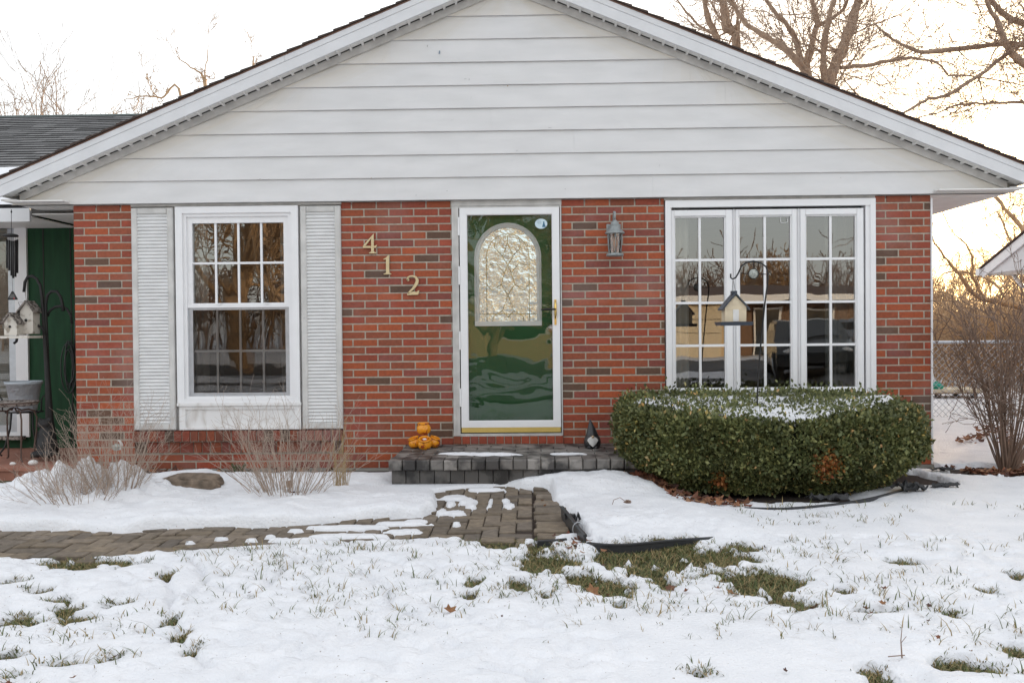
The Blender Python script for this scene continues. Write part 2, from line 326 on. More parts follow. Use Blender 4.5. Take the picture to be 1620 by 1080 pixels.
def snow_z(X, Y):
    n1 = fbm(X*1.1+3, Y*1.1+7, 1); n2 = fbm(X*5, Y*5, 11); n3 = fbm(X*16, Y*16, 21, 3)
    n4 = fbm(X*38, Y*38, 25, 2); h = 0.028 + 0.018*n1 + 0.012*n2 + 0.005*n3 + .002*n4
    # left bed: thick blanket, right bed beside the step
    bed = sstep(.25, -.1, sdf_poly(X, Y, gp([(-80,760),(130,770),(350,752),(560,745),(615,765),(640,790),(690,790),(692,812),(560,822),(430,834),(200,838),(-80,838)])))
    bed2 = sstep(.3, -.15, sdf_poly(X, Y, gp([(800,770),(850,750),(960,752),(1050,800),(1180,835),(1180,845),(930,845),(880,790)])))
    h = h + .045*bed*(1+.4*n1+.4*n2) + .045*bed2*(1+.2*n1)
    for cx, cy, r, a, q in ((-3.15,-1.35,.42,.11,.9),(-3.55,-1.3,.40,.07,.9),(-1.75,-1.35,.35,.02,.5),(.30,-1.12,.45,.07,.1),(.75,-1.25,.4,.04,.1)):
        h = h + a*np.exp(-((X-cx)**2+(Y-cy)**2*1.6)/r**2)*(1+q*n2+q*n3)
    h = h - .075*sstep(-.60, -.28, Y)*(X < 3.6) - .085*np.exp(-(((X+.85)/.70)**2+((Y+1.12)/.30)**2))
    w = sdf_poly(X, Y, walk) + .018*n2+.008*n3
    ws = sdf_poly(X, Y, walk_solid)
    edge = sstep(-.012, .05, w)                      # rounded snow bank at the path
    hw = np.full(X.shape, -.045)
    for cx, cy, rx, ry in snow_on_walk:
        q = np.sqrt(((X-cx)/rx)**2+((Y-cy)/ry)**2)+.5*n2+.35*n3
        hw = np.maximum(hw, -.045+.070*sstep(1.25, .7, q))
    h = hw + (np.maximum(h, .03)-hw)*edge
    # bare lawn patches
    hole = np.zeros(X.shape); thin = np.zeros(X.shape)
    for cx, cy, rx, ry in patches:
        q = np.sqrt(((X-cx)/(rx*1.0))**2+((Y-cy)/(ry*1.05))**2)+.55*n2+.65*n3-.16
        hole = np.maximum(hole, sstep(1.12, .72, q)); thin = np.maximum(thin, sstep(2.6, 1.0, q))
    h = np.where((edge > .5) & (h > .004), .004+(h-.004)*(1-.55*thin), h) - hole*.045*(edge > .5)
    # small melt dimples over the lawn (grass poking through)
    dm = sstep(.52, .72, vnoise(X*19, Y*19, 77)) * sstep(.25, .6, vnoise(X*1.7+9, Y*1.7, 78)); h = h - .017*dm*(Y < -2.75)
    for c in creases:
        h = h - .034*np.exp(-(dist_line(X+.012*n3, Y+.02*n2, c)/.017)**2)
    # bare soil under hedge, along foundation and at shrub feet
    hd = np.sqrt(((X-1.95)/1.28)**2+((Y+.8)/.98)**2)+.06*n2+.03*n3; h = h - .12*sstep(1.03, .94, hd)*(1-sstep(2.0, 2.45, X)*sstep(-.85, -1.15, Y))
    st = sdf_poly(X, Y, [(.62,-.98),(.80,-1.10),(1.0,-1.38),(1.25,-1.62),(1.6,-1.5),(1.2,-.6),(.6,-.85)])+.05*n2; h = h-.13*sstep(.05, -.02, st)
    fo = (Y+.26+.08*n2+.04*n3); h = h - .13*sstep(-.07, .03, fo)*((X > -4.0) & (X < 3.5))
    rs = np.sqrt(((X-3.85)/.5)**2+((Y+.45)/.42)**2)+.5*n2+.3*n3; h = h-.11*sstep(1.0, .75, rs)
    for cx, cy, r in ((-1.85,-1.42,.13),(-1.7,-1.5,.09),(-3.1,-1.5,.07),(-2.55,-.55,.10)):
        q = np.hypot(X-cx, Y-cy)/r+.6*n2; h = h-.12*sstep(1, .7, q)
    h = h - .10*sstep(-4.0, -4.6, X)*sstep(-1.2, -.5, Y)
    return h
xs = np.arange(-6.2, 7.0, .0175); ys = np.concatenate([np.arange(-6.0, -.2, .0155), np.arange(-.2, 1.2, .04)])
XX, YY = np.meshgrid(xs, ys); ZZ = snow_z(XX, YY)
def grid_mesh(name, XX, YY, ZZ, m):
    r, c = XX.shape; idx = np.arange(r*c).reshape(r, c)
    Fc = np.stack([idx[:-1,:-1], idx[:-1,1:], idx[1:,1:], idx[1:,:-1]], -1).reshape(-1, 4)
    return mesh_np(name, np.stack([XX.ravel(), YY.ravel(), ZZ.ravel()], 1), Fc, m, smooth=True)
tag(grid_mesh('snow_cover', XX, YY, ZZ, M['snow']), kind='structure')
# far snow ring outside the detailed rectangle, butting against it
xo = [-400,-120,-40,-15,-6.2,7.0,15,40,120,400]; yo = [-300,-120,-40,-20,-6.0,1.185,12,30,90,600]
fx = np.unique(np.concatenate([np.linspace(-40,-6.2,60), np.linspace(7.0,40,60), [-400,-150,-80,80,150,400]])); 
b = MB()
def ring(x0, x1, y0, y1, nx, ny):
    X_, Y_ = np.meshgrid(np.linspace(x0, x1, nx), np.linspace(y0, y1, ny)); Z_ = .03+.03*fbm(X_*.5, Y_*.5, 31)*np.clip(np.minimum.reduce([np.abs(X_-x0), np.abs(X_-x1), np.abs(Y_-y0), np.abs(Y_-y1)])/2, 0, 1)
    n = len(b.v); b.v.extend(map(tuple, np.stack([X_.ravel(), Y_.ravel(), Z_.ravel()], 1).tolist()))
    for j in range(ny-1):
        for i in range(nx-1): b.face([n+j*nx+i, n+j*nx+i+1, n+(j+1)*nx+i+1, n+(j+1)*nx+i], smooth=True)
ring(-40, -6.2, -40, 40, 50, 100); ring(xs[-1], 40, -40, 40, 50, 100); ring(-6.2, xs[-1], -40, -6.0, 40, 50); ring(-6.2, xs[-1], ys[-1], 40, 30, 60)
ring(-500, -40, -300, 800, 12, 12); ring(40, 500, -300, 800, 12, 12); ring(-40, 40, -300, -40, 6, 6); ring(-40, 40, 40, 800, 6, 10)
tag(b.build('snow_field', M['snow']), kind='structure')
b = MB(); b.poly([(-500,-300,-.022),(500,-300,-.022),(500,800,-.022),(-500,800,-.022)]); tag(b.build('ground', M['lawn']), kind='structure')
b = MB(); th = np.linspace(0, 2*PI, 40)[:-1]
b.poly([(1.95+1.33*math.cos(a), -.8+1.03*math.sin(a) if -.8+1.03*math.sin(a) < -.005 else -.005, -.014) for a in th]); b.poly([(-3.9,-.36,-.013),(-1.2,-.36,-.013),(-1.2,-.005,-.013),(-3.9,-.005,-.013)]); b.poly([(3.5,-1,-.012),(4.4,-1,-.012),(4.4,0,-.012),(3.5,0,-.012)])
tag(b.build('garden_soil', M['soil']), kind='structure')
# street behind the viewer (mirrored in the windows)
b = MB(); b.poly([(-60,-24,.075),(60,-24,.075),(60,-16,.075),(-60,-16,.075)]); b.poly([(4.5,-16,.07),(11,-16,.07),(11,-8.5,.07),(4.5,-8.5,.07)][::1]); b.poly([(-16,-15.9,.085),(4.45,-15.9,.085),(4.45,-6.4,.085),(-16,-6.4,.085)])
tag(b.build('road', M['asphalt']), kind='structure')
for yc, hw_, hh_, sd_ in ((-7.5,.22,.06,3),(-9.6,.45,.10,4),(-13.0,.8,.12,5)):
    b = MB(); xr_ = np.linspace(-16, 4.4, 90)
    for x in xr_:
        k1 = float(fbm(np.array([x*.7]), np.array([sd_*3.1]), 50+sd_)[0]); w1 = hw_*(1+.9*k1); c1_ = yc+.35*k1
        b.v += [(x, c1_-w1, .08), (x, c1_-w1*.5, .08+hh_*.8), (x, c1_+w1*.3, .08+hh_), (x, c1_+w1, .08)]
    for i in range(89):
        for k in range(3): b.face([i*4+k, (i+1)*4+k, (i+1)*4+k+1, i*4+k+1], smooth=True)
    tag(b.build('snow_bank', M['snow']), kind='structure')
# ------------------------------------------------------------------ paver walkway (pattern inside one structure)
def pc():
    g = random.uniform(.75, 1.25); w = random.uniform(-.012, .02)
    return (.185*g+w, .153*g+w*.6, .118*g)
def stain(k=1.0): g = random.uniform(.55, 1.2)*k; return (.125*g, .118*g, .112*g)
b = MB(); u = .103
def inwalk(x, y): return sdf_poly(np.array([x]), np.array([y]), walk_solid)[0] < -.02
for i in range(-60, 6):
    for j in range(-36, -6):
        k = (i-j) % 4      # axis-aligned herringbone
        x, y = i*u, j*u
        if x > .0: continue
        if k == 0: L = (x, x+2*u, y, y+u)
        elif k == 3: L = (x, x+u, y-0*u, y+2*u)
        else: continue
        cx, cy = (L[0]+L[1])/2, (L[2]+L[3])/2
        if not inwalk(cx, cy) or cx > -.02: continue
        j4 = [random.uniform(-.005, .005) for _ in range(4)]; dz = random.uniform(-.006, .004)
        b.boxtop(L[0]+.003, L[1]-.003, L[2]+.003, L[3]-.003, -.05, .006+dz, .006, pc(), 0, j4)
y = -2.78
while y < -.9:                    # border column laid crosswise, heaved
    w = random.uniform(.092, .108); x0 = .015+random.uniform(-.01, .012); t = [random.uniform(-.012, .012) for _ in range(4)]
    b.boxtop(x0, x0+.215, y+.003, y+w-.003, -.05, .014+random.uniform(-.006, .008), .009, pc(), 0, t); y += w
# rubble end near the edging
tag(b.build('paver_walkway', M['paver']), kind='structure')
b = MB(); b.poly([(x, y, -.012) for x, y in walk_solid]); tag(b.build('walkway_bed', M['soil']), kind='structure')
# ------------------------------------------------------------------ front step
stoop = thing('front_stoop', 'low dark paver front step below the storm door, wet stained face', 'front step', (.1,-.5,0))
X0, X1, SZ = -1.115, 1.25, .219
b = MB(); n = int(round((X1-X0)/.1085)); w = (X1-X0)/n
for i in range(n):
    x = X0+i*w; jz = [random.uniform(-.004, .004) for _ in range(4)]
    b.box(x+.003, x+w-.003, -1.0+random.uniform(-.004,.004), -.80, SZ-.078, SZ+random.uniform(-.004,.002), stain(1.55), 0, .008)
b.build('cap_course', M['wetpaver'], stoop)
b = MB()
rows = [(-.797,-.695,1),(-.692,-.585,0),(-.582,-.475,1),(-.472,-.365,0),(-.362,-.20,1),(-.197,-.004,0)]
for r, (y0, y1, kk) in enumerate(rows):
    wd = .2155 if r % 2 else .2155; x = X0+.005-(.108 if r % 2 else 0)
    while x < X1:
        a, c = max(x, X0+.004), min(x+wd, X1)
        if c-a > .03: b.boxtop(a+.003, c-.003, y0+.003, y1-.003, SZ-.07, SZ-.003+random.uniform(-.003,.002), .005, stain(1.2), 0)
        x += wd
b.build('top_pavers', M['wetpaver'], stoop)
b = MB(); i = 0; x = X0+.02
while x < X1-.02:
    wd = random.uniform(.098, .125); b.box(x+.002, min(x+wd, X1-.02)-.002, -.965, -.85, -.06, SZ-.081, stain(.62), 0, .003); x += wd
b.box(X0+.025, X0+.10, -.84, -.45, -.06, SZ-.081, stain()); b.box(X0+.025, X0+.10, -.445, -.01, -.06, SZ-.081, stain())
b.box(X0+.105, X1-.03, -.84, -.006, -.06, SZ-.074, (.05,.05,.05))
b.build('riser_blocks', M['wetpaver'], stoop)
def snow_lump(name, outline_c, rx, ry, h, z, seed, parent=None):
    n = 40; b = MB(); rr = np.random.default_rng(seed); rings = 5
    ph = rr.random(6)*6.28
    for k in range(rings+1):
        t = k/rings
        for i in range(n):
            a = 2*PI*i/n; q = 1+.13*math.sin(3*a+ph[0])+.10*math.sin(5*a+ph[1])+.07*math.sin(9*a+ph[2])
            b.v.append((outline_c[0]+rx*q*math.cos(a)*(1-t**1.6*.98), outline_c[1]+ry*q*math.sin(a)*(1-t**1.6*.98), z+h*math.sin(min(1,t*1.25)*PI/2)+.003*math.sin(7*a)))
    for k in range(rings):
        for i in range(n): j = (i+1) % n; b.face([k*n+i, k*n+j, (k+1)*n+j, (k+1)*n+i], smooth=True)
    b.face([rings*n+i for i in range(n)], smooth=True); return b
sn = MB()
for c, rx, ry, h, sd in (((-.42,-.66),.27,.055,.014,1),((-.30,-.70),.20,.05,.018,6),((-.60,-.62),.14,.04,.012,5),((.29,-.70),.13,.045,.014,2),((.22,-.68),.08,.04,.010,3)):
    q = snow_lump('', c, rx, ry, h, SZ-.004, sd); n0 = len(sn.v); sn.v += q.v
    for f in q.f: sn.face([n0+i for i in f], smooth=True)
tag(sn.build('snow_patch', M['snow'], None, (0,-.7,SZ)), 'thin streaks of melting snow lying on the dark paver front step', 'snow', kind='stuff')
# ------------------------------------------------------------------ HOUSE
H = thing('brick_house', 'single storey red brick house with white sided gable and green storm door', 'house', (-.28,0,0))
AX, AZ, SL = -.19, 4.386, .4136          # roof line apex on the fascia plane
def top(x): return AZ - SL*abs(x-AX)
# --- brickwork
def bc():
    t = random.random(); g = random.uniform(.82, 1.15)
    if t < .07: c = (.12,.060,.034)
    elif t < .33: c = (.29,.070,.028)
    elif t < .62: c = (.37,.076,.020)
    elif t < .70: c = (.25,.060,.040)
    else: c = (.32,.058,.024)
    return tuple(v*g*.88 for v in c)
CH, BW = .0672, .2194
ZB = .014
def brick_run(b, x0, x1, z, off, y=0.0, ch=CH, bw=BW):
    x = x0 - off*bw
    while x < x1-.001:
        a, c = max(x, x0), min(x+bw-.0125, x1)
        if c-a > .02: b.box(a, c, y-.0, y+.05, z+.0, z+ch-.0125, bc(), 0, .0018)
        x += bw
b = MB()
def field(x0, x1, z0, z1, ph=0, y=0.0):
    k0 = int(round((z0-ZB)/CH)); k = k0
    while ZB+k*CH < z1-.02:
        brick_run(b, x0, x1, ZB+k*CH+random.uniform(-.0008,.0008), (.5 if (k+ph) % 2 else 0)+.05, y); k += 1
    b.box(x0+.001, x1-.001, y+.0045, y+.12, z0, z1, m=1)
field(-4.045, -3.528, ZB, 2.335); field(-1.664, -.690, .214, 2.335, 1); field(.276, 1.172, .20, 2.335, 0); field(3.002, 3.479, ZB, 2.335, 1)
field(-1.664, X0-.0, ZB, .214, 1)
field(-3.528+.006, -1.664-.006, ZB, .15, 1, .022)
field(1.172, 3.002, ZB, .600, 0)
field(X1, 1.172, ZB, .20) if X1 < 1.172 else None
# right return wall of the house, coursed
k = 0
while ZB+k*CH < 2.32:
    y = .0+(.0 if k % 2 else .105)
    while y < 9:
        y1 = min(y+BW-.01, 9.0); b.box(3.43, 3.4795, max(y,.003), y1, ZB+k*CH, ZB+k*CH+CH-.0105, bc()) if y1-y > .03 and y > 0 else None; y += BW
    k += 1
b.box(3.38, 3.468, .12, 9.0, ZB, 2.34, m=1)
b.build('wall', [M['brick'], M['mortar']], H)
# left return of pier, back of house walls (plain)
b = MB(); b.box(-4.045, -3.95, .055, 1.3, ZB, 2.33); b.build('side_wall', M['mortar'], H)
b = MB(); b.box(-3.95, 3.38, 8.9, 9.0, 0, 2.4); b.build('back_wall', M['mortar'], H)
b = MB(); b.box(-4.06, X0+.02, -.012, .14, -.15, ZB-.002); b.build('foundation', M['concrete'], H)
b = MB(); b.box(X1-.02, 3.50, -.012, .14, -.15, ZB-.002); b.box(3.39, 3.50, .141, 9, -.15, ZB-.002); b.build('foundation', M['concrete'], H)
# brick sill course under the left window: rowlocks on headers
b = MB(); x = -3.53; k = 0
while x < -1.665:
    x1 = min(x+.0735, -1.662); b.box(x+.004, x1-.004, -.045, .05, .262+random.uniform(-.001,.001), .352, tuple(v*.62 for v in bc()), 0, .003); x = x1
x = -3.522
while x < -1.68:
    w_ = random.choice([.1, .1, .075, .12]); x1 = min(x+w_, -1.67); b.box(x+.004, x1-.004, .0, .06, .157, .252, tuple(v*.75 for v in bc()), 0, .002); x = x1
b.box(-3.527, -1.668, -.034, .10, .258, .345, m=1); b.box(-3.52, -1.672, .012, .11, .15, .256, m=1)
b.build('sill_course', [M['brick'], M['mortar']], H)
# threshold rowlock row under the door
b = MB(); x = -.69
while x < .275:
    x1 = min(x+.0745, .276); b.box(x+.004, x1-.004, -.03, .09, SZ+.002, .286, bc(), 0, .003); x = x1
b.box(-.688, .274, -.02, .12, .205, .282, m=1); b.build('threshold_course', [M['brick'], M['mortar']], H)
# --- gable siding
b = MB(); zb = [2.360]+[2.556+.1995*i for i in range(9)]; SY = -.030
def xl(z): return AX-(AZ-.17-z)/SL
def xr(z): return AX+(AZ-.17-z)/SL
joints = {0:[-1.18, 1.07], 1:[-2.62, .0], 2:[.39], 3:[-.33], 5:[1.4], 6:[-1.2], 4:[-1.9, 1.7]}
for i in range(len(zb)-1):
    z0, z1 = zb[i], min(zb[i+1], AZ-.18)
    if i == 8: z1 = AZ-.175
    a0, a1, c0, c1 = xl(z0), xl(z1), xr(z0), xr(z1)
    if i == 0: a0, c0 = max(a0, -4.575), min(c0, 4.165)
    js = [None]+joints.get(i, [])+[None]
    for j in range(len(js)-1):
        L0, L1 = (a0, a1) if js[j] is None else (js[j]+.0002, js[j]+.0002)
        R0, R1 = (c0, c1) if js[j+1] is None else (js[j+1]-.0002, js[j+1]-.0002)
        dy = .0015*j+random.uniform(0, .0008)
        yb, yt = SY-.022-dy, SY-.004-dy
        n = 44; pts0 = [(L0+(R0-L0)*t/n, yb+random.uniform(-.0012,.0012), z0+random.uniform(-.0006,.0006)) for t in range(n+1)]
        pts1 = [(L1+(R1-L1)*t/n, yt, z1) for t in range(n+1)]; pu = [(p[0], SY+.004, z0+.001) for p in pts0]
        for t in range(n):
            pm0 = tuple(np.array(pts0[t])*.92+np.array(pts1[t])*.08); 
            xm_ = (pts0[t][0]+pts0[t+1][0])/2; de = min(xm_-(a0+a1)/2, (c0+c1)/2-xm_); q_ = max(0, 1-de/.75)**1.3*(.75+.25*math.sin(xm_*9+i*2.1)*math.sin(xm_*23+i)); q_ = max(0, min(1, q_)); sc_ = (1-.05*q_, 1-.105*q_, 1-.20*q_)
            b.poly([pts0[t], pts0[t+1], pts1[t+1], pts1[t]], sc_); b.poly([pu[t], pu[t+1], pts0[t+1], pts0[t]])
        b.poly([(L0, yb, z0), (L1, yt, z1), (L1, SY+.01, z1), (L0, SY+.01, z0)]); b.poly([(R0, yb, z0), (R0, SY+.01, z0), (R1, SY+.01, z1), (R1, yt, z1)])
for px_s, py_s, w_s, h_s, c_s in ((695,83,.012,.03,(.25,.33,.42)),(676,73,.006,.02,(.5,.48,.46)),(736,125,.018,.005,(.45,.45,.45)),(742,126,.004,.016,(.4,.4,.4)),(803,136,.008,.012,(.55,.35,.15)),(587,282,.008,.008,(.5,.3,.15)),(707,302,.006,.006,(.2,.2,.2)),(894,299,.006,.006,(.2,.2,.2)),(658,309,.004,.014,(.55,.55,.55)),(870,202,.028,.004,(.4,.4,.4)),(745,155,.003,.02,(.8,.8,.8)),(715,190,.022,.004,(.75,.75,.75)),(818,238,.02,.004,(.4,.42,.45)),(691,291,.003,.012,(.8,.8,.8)),(411,283,.006,.006,(.35,.3,.28)),(425,283,.005,.004,(.3,.28,.25)),(1043,262,.003,.02,(.75,.76,.78)),(1330,281,.006,.005,(.4,.35,.3))):
    p = P(px_s, py_s, SY-.03); b.poly([(p[0]-w_s/2, SY-.0285, p[2]-h_s/2), (p[0]+w_s/2, SY-.0285, p[2]-h_s/2+.002), (p[0]+w_s/2+.002, SY-.0275, p[2]+h_s/2), (p[0]-w_s/2+.002, SY-.0275, p[2]+h_s/2-.001)], c_s)
b.build('gable_siding', M['siding'], H)
b = MB(); b.prism([(-4.57,2.372),(4.16,2.372),(AX,AZ-.16)], .0, .12); b.build('gable_backing', M['soffit'], H)
b = MB(); b.box(-3.53, -1.66, -.005, .05, 2.337, 2.365); b.box(-.69, .276, -.004, .05, 2.308, 2.365); b.box(1.172, 3.0, -.005, .05, 2.337, 2.364); b.box(-4.05, -3.53,.015,.05,2.335,2.366); b.box(-1.66,-.69,.015,.05,2.335,2.366); b.box(.276,1.172,.015,.05,2.335,2.366); b.box(3.0,3.48,.015,.05,2.335,2.366)
b.build('head_flashing', M['trimdirty'], H)
# --- rake fascia, soffits, frieze
def rake_prism(b, s, x_in, x_out, d0, d1, y0, y1, **k):   # band between depths d0,d1 below the roof line, s=-1 left, +1 right
    pi = AX+s*x_in; po = AX+s*x_out
    o = [(pi, top(pi)-d0), (pi, top(pi)-d1), (po, top(po)-d1), (po, top(po)-d0)]
    if s < 0: o = o[::-1]
    b.prism(o if s > 0 else o, y0, y1, **k)
RX = 4.40
for s in (-1, 1):
    b = MB(); segs = [0, 2.9 if s > 0 else 1.9, RX]
    for i in range(2):
        rake_prism(b, s, segs[i], segs[i+1]-(0.0012 if i == 0 else 0), .012, .062, -.206-.001*i, -.18); rake_prism(b, s, segs[i], segs[i+1], .064, .157, -.202-.001*i, -.18)
    rake_prism(b, s, 0, RX, .0615, .0645, -.197, -.185)
    f_ = b.build('fascia', M['trim'], H)
    b = MB(); rake_prism(b, s, 0, RX+.01, -.001, .0115, -.209, -.17); b.build('drip_edge', M['drip'], H)
    # soffit panel with ribs and open slots at the wall side
    b = MB(); v_ = MB(); rake_prism(b, s, .0, RX-.03, .146, .1505, -.178, -.062)
    x = .12
    while x < RX-.10:
        rake_prism(b, s, x, x+.016, .1505, .163, -.178, -.062); rake_prism(v_, s, x+.020, x+.098, .1507, .1530, -.090, -.0625); x += .102
    b.build('soffit', M['soffit'], H)
    v_.build('soffit_vent', M['dark'], H)
    b = MB(); rake_prism(b, s, .0, RX-.10, .158, .218, -.062, -.052); rake_prism(b, s, .0, RX-.06, .1535, .1578, -.067, -.050); rake_prism(b, s, .0, RX-.09, .2185, .2215, -.064, -.050)
    b.build('frieze', M['trimdirty'], H)
    # eave return soffit running back along the side
    xe = AX+s*(RX-.02); xw = 3.482 if s > 0 else -4.048
    a, c = sorted((xe, xw)); b = MB(); y = -.175
    ye = 9.0 if s > 0 else 1.21
    while y < ye:
        y1 = min(y+.098, ye); z = 2.372
        b.box(a, c, y, y1-.018, z, z+.01); b.box(a, c, y1-.018, y1, z+.009, z+.018); y = y1
    b.build('eave_soffit', M['soffit'], H)
    xe = AX+s*RX; a, c = sorted((xe, xe-s*.02)); b = MB(); b.box(a, c, -.178, 9.0 if s > 0 else 9.0, top(AX+RX)-.15, top(AX+RX)-.015)
    # small fascia corner box
    b.box(min(xe, xe-s*.14), max(xe, xe-s*.14), -.179, -.06, 2.380, 2.392); b.build('eave_fascia', M['trimdirty'], H)
# --- main roof: stepped shingle courses
b = MB()
for s in (-1, 1):
    nL = 33; dx = (RX+.03)/nL
    for i in range(nL):
        x1 = RX+.03-i*dx; x0 = x1-dx-.02
        zo = [AX+s*x1, AX+s*x0]; th = .012
        za, zc = AZ-SL*x1, AZ-SL*x0
        lo0, lo1 = za+.006, zc+.004; j = random.uniform(-.006, .004)
        pts = [(zo[0], lo0), (zo[1], lo1), (zo[1], lo1+.006), (zo[0], lo0+.018)]
        if s > 0: pts = pts[::-1]
        b.prism(pts, -.225+j, 9.15)
b.build('roof', M['shingle_edge'], H)
# --- wing roof to the left
b = MB(); b0y, b0z, r0y, r0z = .35, 2.39, 5.0, 4.335; Ls = math.hypot(r0y-b0y, r0z-b0z); n = int(Ls/.14)
uy, uz = (r0y-b0y)/Ls, (r0z-b0z)/Ls
for i in range(n+1):
    x = -12.0+random.uniform(0,.3)
    while x < -3.9:
        w_ = random.choice([.16,.3,.3,.33,.22]); x1 = min(x+w_, -3.9); g = random.uniform(.65, 1.25)*(.19 if random.random() > .12 else .11)
        s0, s1 = i*.14, min((i+1)*.14+.02, Ls); t0, t1 = .013+random.uniform(0,.004), .004
        p = lambda xx, s_, t: (xx, b0y+uy*s_-uz*t, b0z+uz*s_+uy*t)
        c = (g*1.02, g*1.0, g*1.0)
        b.poly([p(x,s0,t0), p(x1-.004,s0,t0), p(x1-.004,s1,t1), p(x,s1,t1)], c); b.poly([p(x,s0,0), p(x1-.004,s0,0), p(x1-.004,s0,t0), p(x,s0,t0)], (.02,.02,.02)); x = x1
    b.poly([p(-12,s0,-.002), p(-3.9,s0,-.002), p(-3.9,s1,-.004), p(-12,s1,-.004)], (.02,.02,.02))
b.hexa([(-12,r0y-.12,r0z-.035),(-4.2,r0y-.12,r0z-.035),(-4.2,r0y+.12,r0z-.035),(-12,r0y+.12,r0z-.035),(-12,r0y-.1,r0z-.015),(-4.2,r0y-.1,r0z-.015),(-4.2,r0y,r0z+.02),(-12,r0y,r0z+.02)], (.10,.12,.115))
b.poly([(-12,r0y,r0z),(-3.9,r0y,r0z),(-3.9,9.5,2.45),(-12,9.5,2.45)], (.09,.09,.09))
b.build('wing_roof', M['shingle'], H)
b = MB(); V_, F_ = [], []
xg = np.linspace(-9,-4.4,90); sg = np.linspace(.0,1.95,16); A_, B_ = np.meshgrid(xg, sg); hh = .03*sstep(1.62,1.35, B_+.25*fbm(A_*1.5,B_*4,55)+.25*(A_+5.2)) - .008
b.v = [(float(x), float(b0y+uy*s_-uz*(h_+.012)), float(b0z+uz*s_+uy*(h_+.012))) for x, s_, h_ in zip(A_.ravel(), B_.ravel(), hh.ravel())]
for j in range(15):
    for i in range(89): b.face([j*90+i, j*90+i+1, (j+1)*90+i+1, (j+1)*90+i], smooth=True)
tag(b.build('snow_patch', M['snow'], None, (-5,.5,2.4)), 'strip of snow left on the grey shingles at the lower edge of the left roof', 'snow', kind='stuff')
b = MB(); b.box(-12, -4.62, .33, .36, 2.26, 2.385); b.build('eave_fascia', M['trim'], H)
b = MB(); y = .36
while y < 1.2: b.box(-4.612, -4.055, y, y+.09, 2.326, 2.336); b.box(-12, -4.615, y, y+.09, 2.30, 2.31); b.box(-12,-4.615,y+.09,y+.1,2.304,2.312); y += .1
b.build('porch_soffit', M['soffit'], H)
# --- recessed green wall, patio door
PW = 1.22
b = MB(); b.box(-12, -6.6, PW, PW+.1, .05, 2.42); b.box(-5.14, -4.05, PW, PW+.1, .05, 2.42); b.box(-6.6, -5.14, PW, PW+.1, .05, .17)
for x in (-4.98, -4.70, -4.42, -4.17): b.box(x, x+.012, PW-.004, PW+.002, .06, 2.41, m=1)
for x in (-4.985+.012, ): pass
b.build('board_wall', [M['green'], M['dark']], H)
pd = MB(); z0, z1 = .17, 2.42
pd.box(-5.26, -5.135, PW-.03, PW+.02, z0, z1); pd.box(-6.6, -5.26, PW-.03, PW+.02, 2.30, z1); pd.box(-6.6, -5.26, PW-.03, PW+.02, z0, z0+.05)
patio = pd.build('patio_door', M['vinyl'], H)
b = MB(); b.box(-5.34, -5.262, PW-.005, PW+.02, z0+.05, 2.30); b.box(-6.5, -5.342, PW-.002, PW+.018, z0+.05, z0+.12); b.build('frame', M['galv'], patio)
b = MB(); b.box(-6.5, -5.34, PW+.012, PW+.016, .29, 2.29); b.build('glass', glass_mat('patio_glass', .02, (.9,.9,.88)), patio)
b = MB(); z = .75; b.box(-6.5,-5.3,PW+.10,PW+.12,.25,2.3)
while z < 2.29: b.box(-6.5, -5.345, PW+.03, PW+.05, z, z+.018); z += .025
b.build('blind', M['blind'], patio)
b = MB(); b.box(-5.6, -5.17, PW-.10, PW-.03, .15, .185); b.build('sill', M['greywood'], patio)
# --- door
b = MB(); b.box(-.688, -.628, -.012, .07, .29, 2.305); b.box(.262, .274, -.012, .07, .29, 2.305); b.box(-.628, .262, -.010, .07, 2.292, 2.304); b.box(-.628,.262,-.02,.14,.288,.312)
b.box(-.672, -.664, -.016, -.010, .31, 2.29); b.build('door_jamb', M['trimdirty'], H)
sd = MB(); y0 = -.022
def framef(b, x0, x1, z0, z1, w, y0, y1, wt=None, wb=None, m=0, lip=0.0):
    wt = w if wt is None else wt; wb = w if wb is None else wb
    b.box(x0, x0+w, y0, y1, z0, z1, m=m); b.box(x1-w, x1, y0, y1, z0, z1, m=m)
    b.box(x0+w, x1-w, y0+.0015, y1, z1-wt, z1, m=m); b.box(x0+w, x1-w, y0+.0015, y1, z0, z0+wb, m=m)
framef(sd, -.618, .255, .365, 2.290, .060, y0, .012, .058, .054)
framef(sd, -.558, .195-.0, .419, 2.232, .006, y0+.008, .005)
# hinges
for z in (.55, 1.05, 1.62, 2.05): sd.box(-.632, -.619, -.028, -.008, z, z+.16)
storm = sd.build('storm_door', M['vinyl'], H)
b = MB(); b.box(-.616, .253, -.026, .008, .322, .3635); b.build('kick_strip', M['yellow'], storm)
b = MB(); b.poly([(-.553,-.004,.424),(.189,-.004,.424),(.189,-.004,2.227),(-.553,-.004,2.227)]); b.build('glass', M['stormglass'], storm)
b = MB(); b.tube([(.215,-.030,1.315),(.215,-.046,1.345),(.215,-.05,1.39),(.215,-.046,1.44),(.215,-.030,1.47)], [.004,.011,.011,.011,.004], 8); b.box(.206,.224,-.030,-.022,1.26,1.48); b.build('handle', M['brass'], storm)
b = MB(); b.tube([(.215,-.034,1.395),(.215,-.07,1.395),(.13,-.075,1.397),(.09,-.068,1.393)], [.008,.008,.009,.006], 8); b.build('lever', M['black'], storm)
b = MB(); sc = P(856, 354, -.006)
for k, (rx, rz, yy, mi) in enumerate(((.054,.044,-.0065,0),)):
    b.poly([(sc[0]+rx*math.cos(a), yy, sc[2]+rz*math.sin(a)) for a in np.linspace(0, 2*PI, 33)[:-1]], m=0)
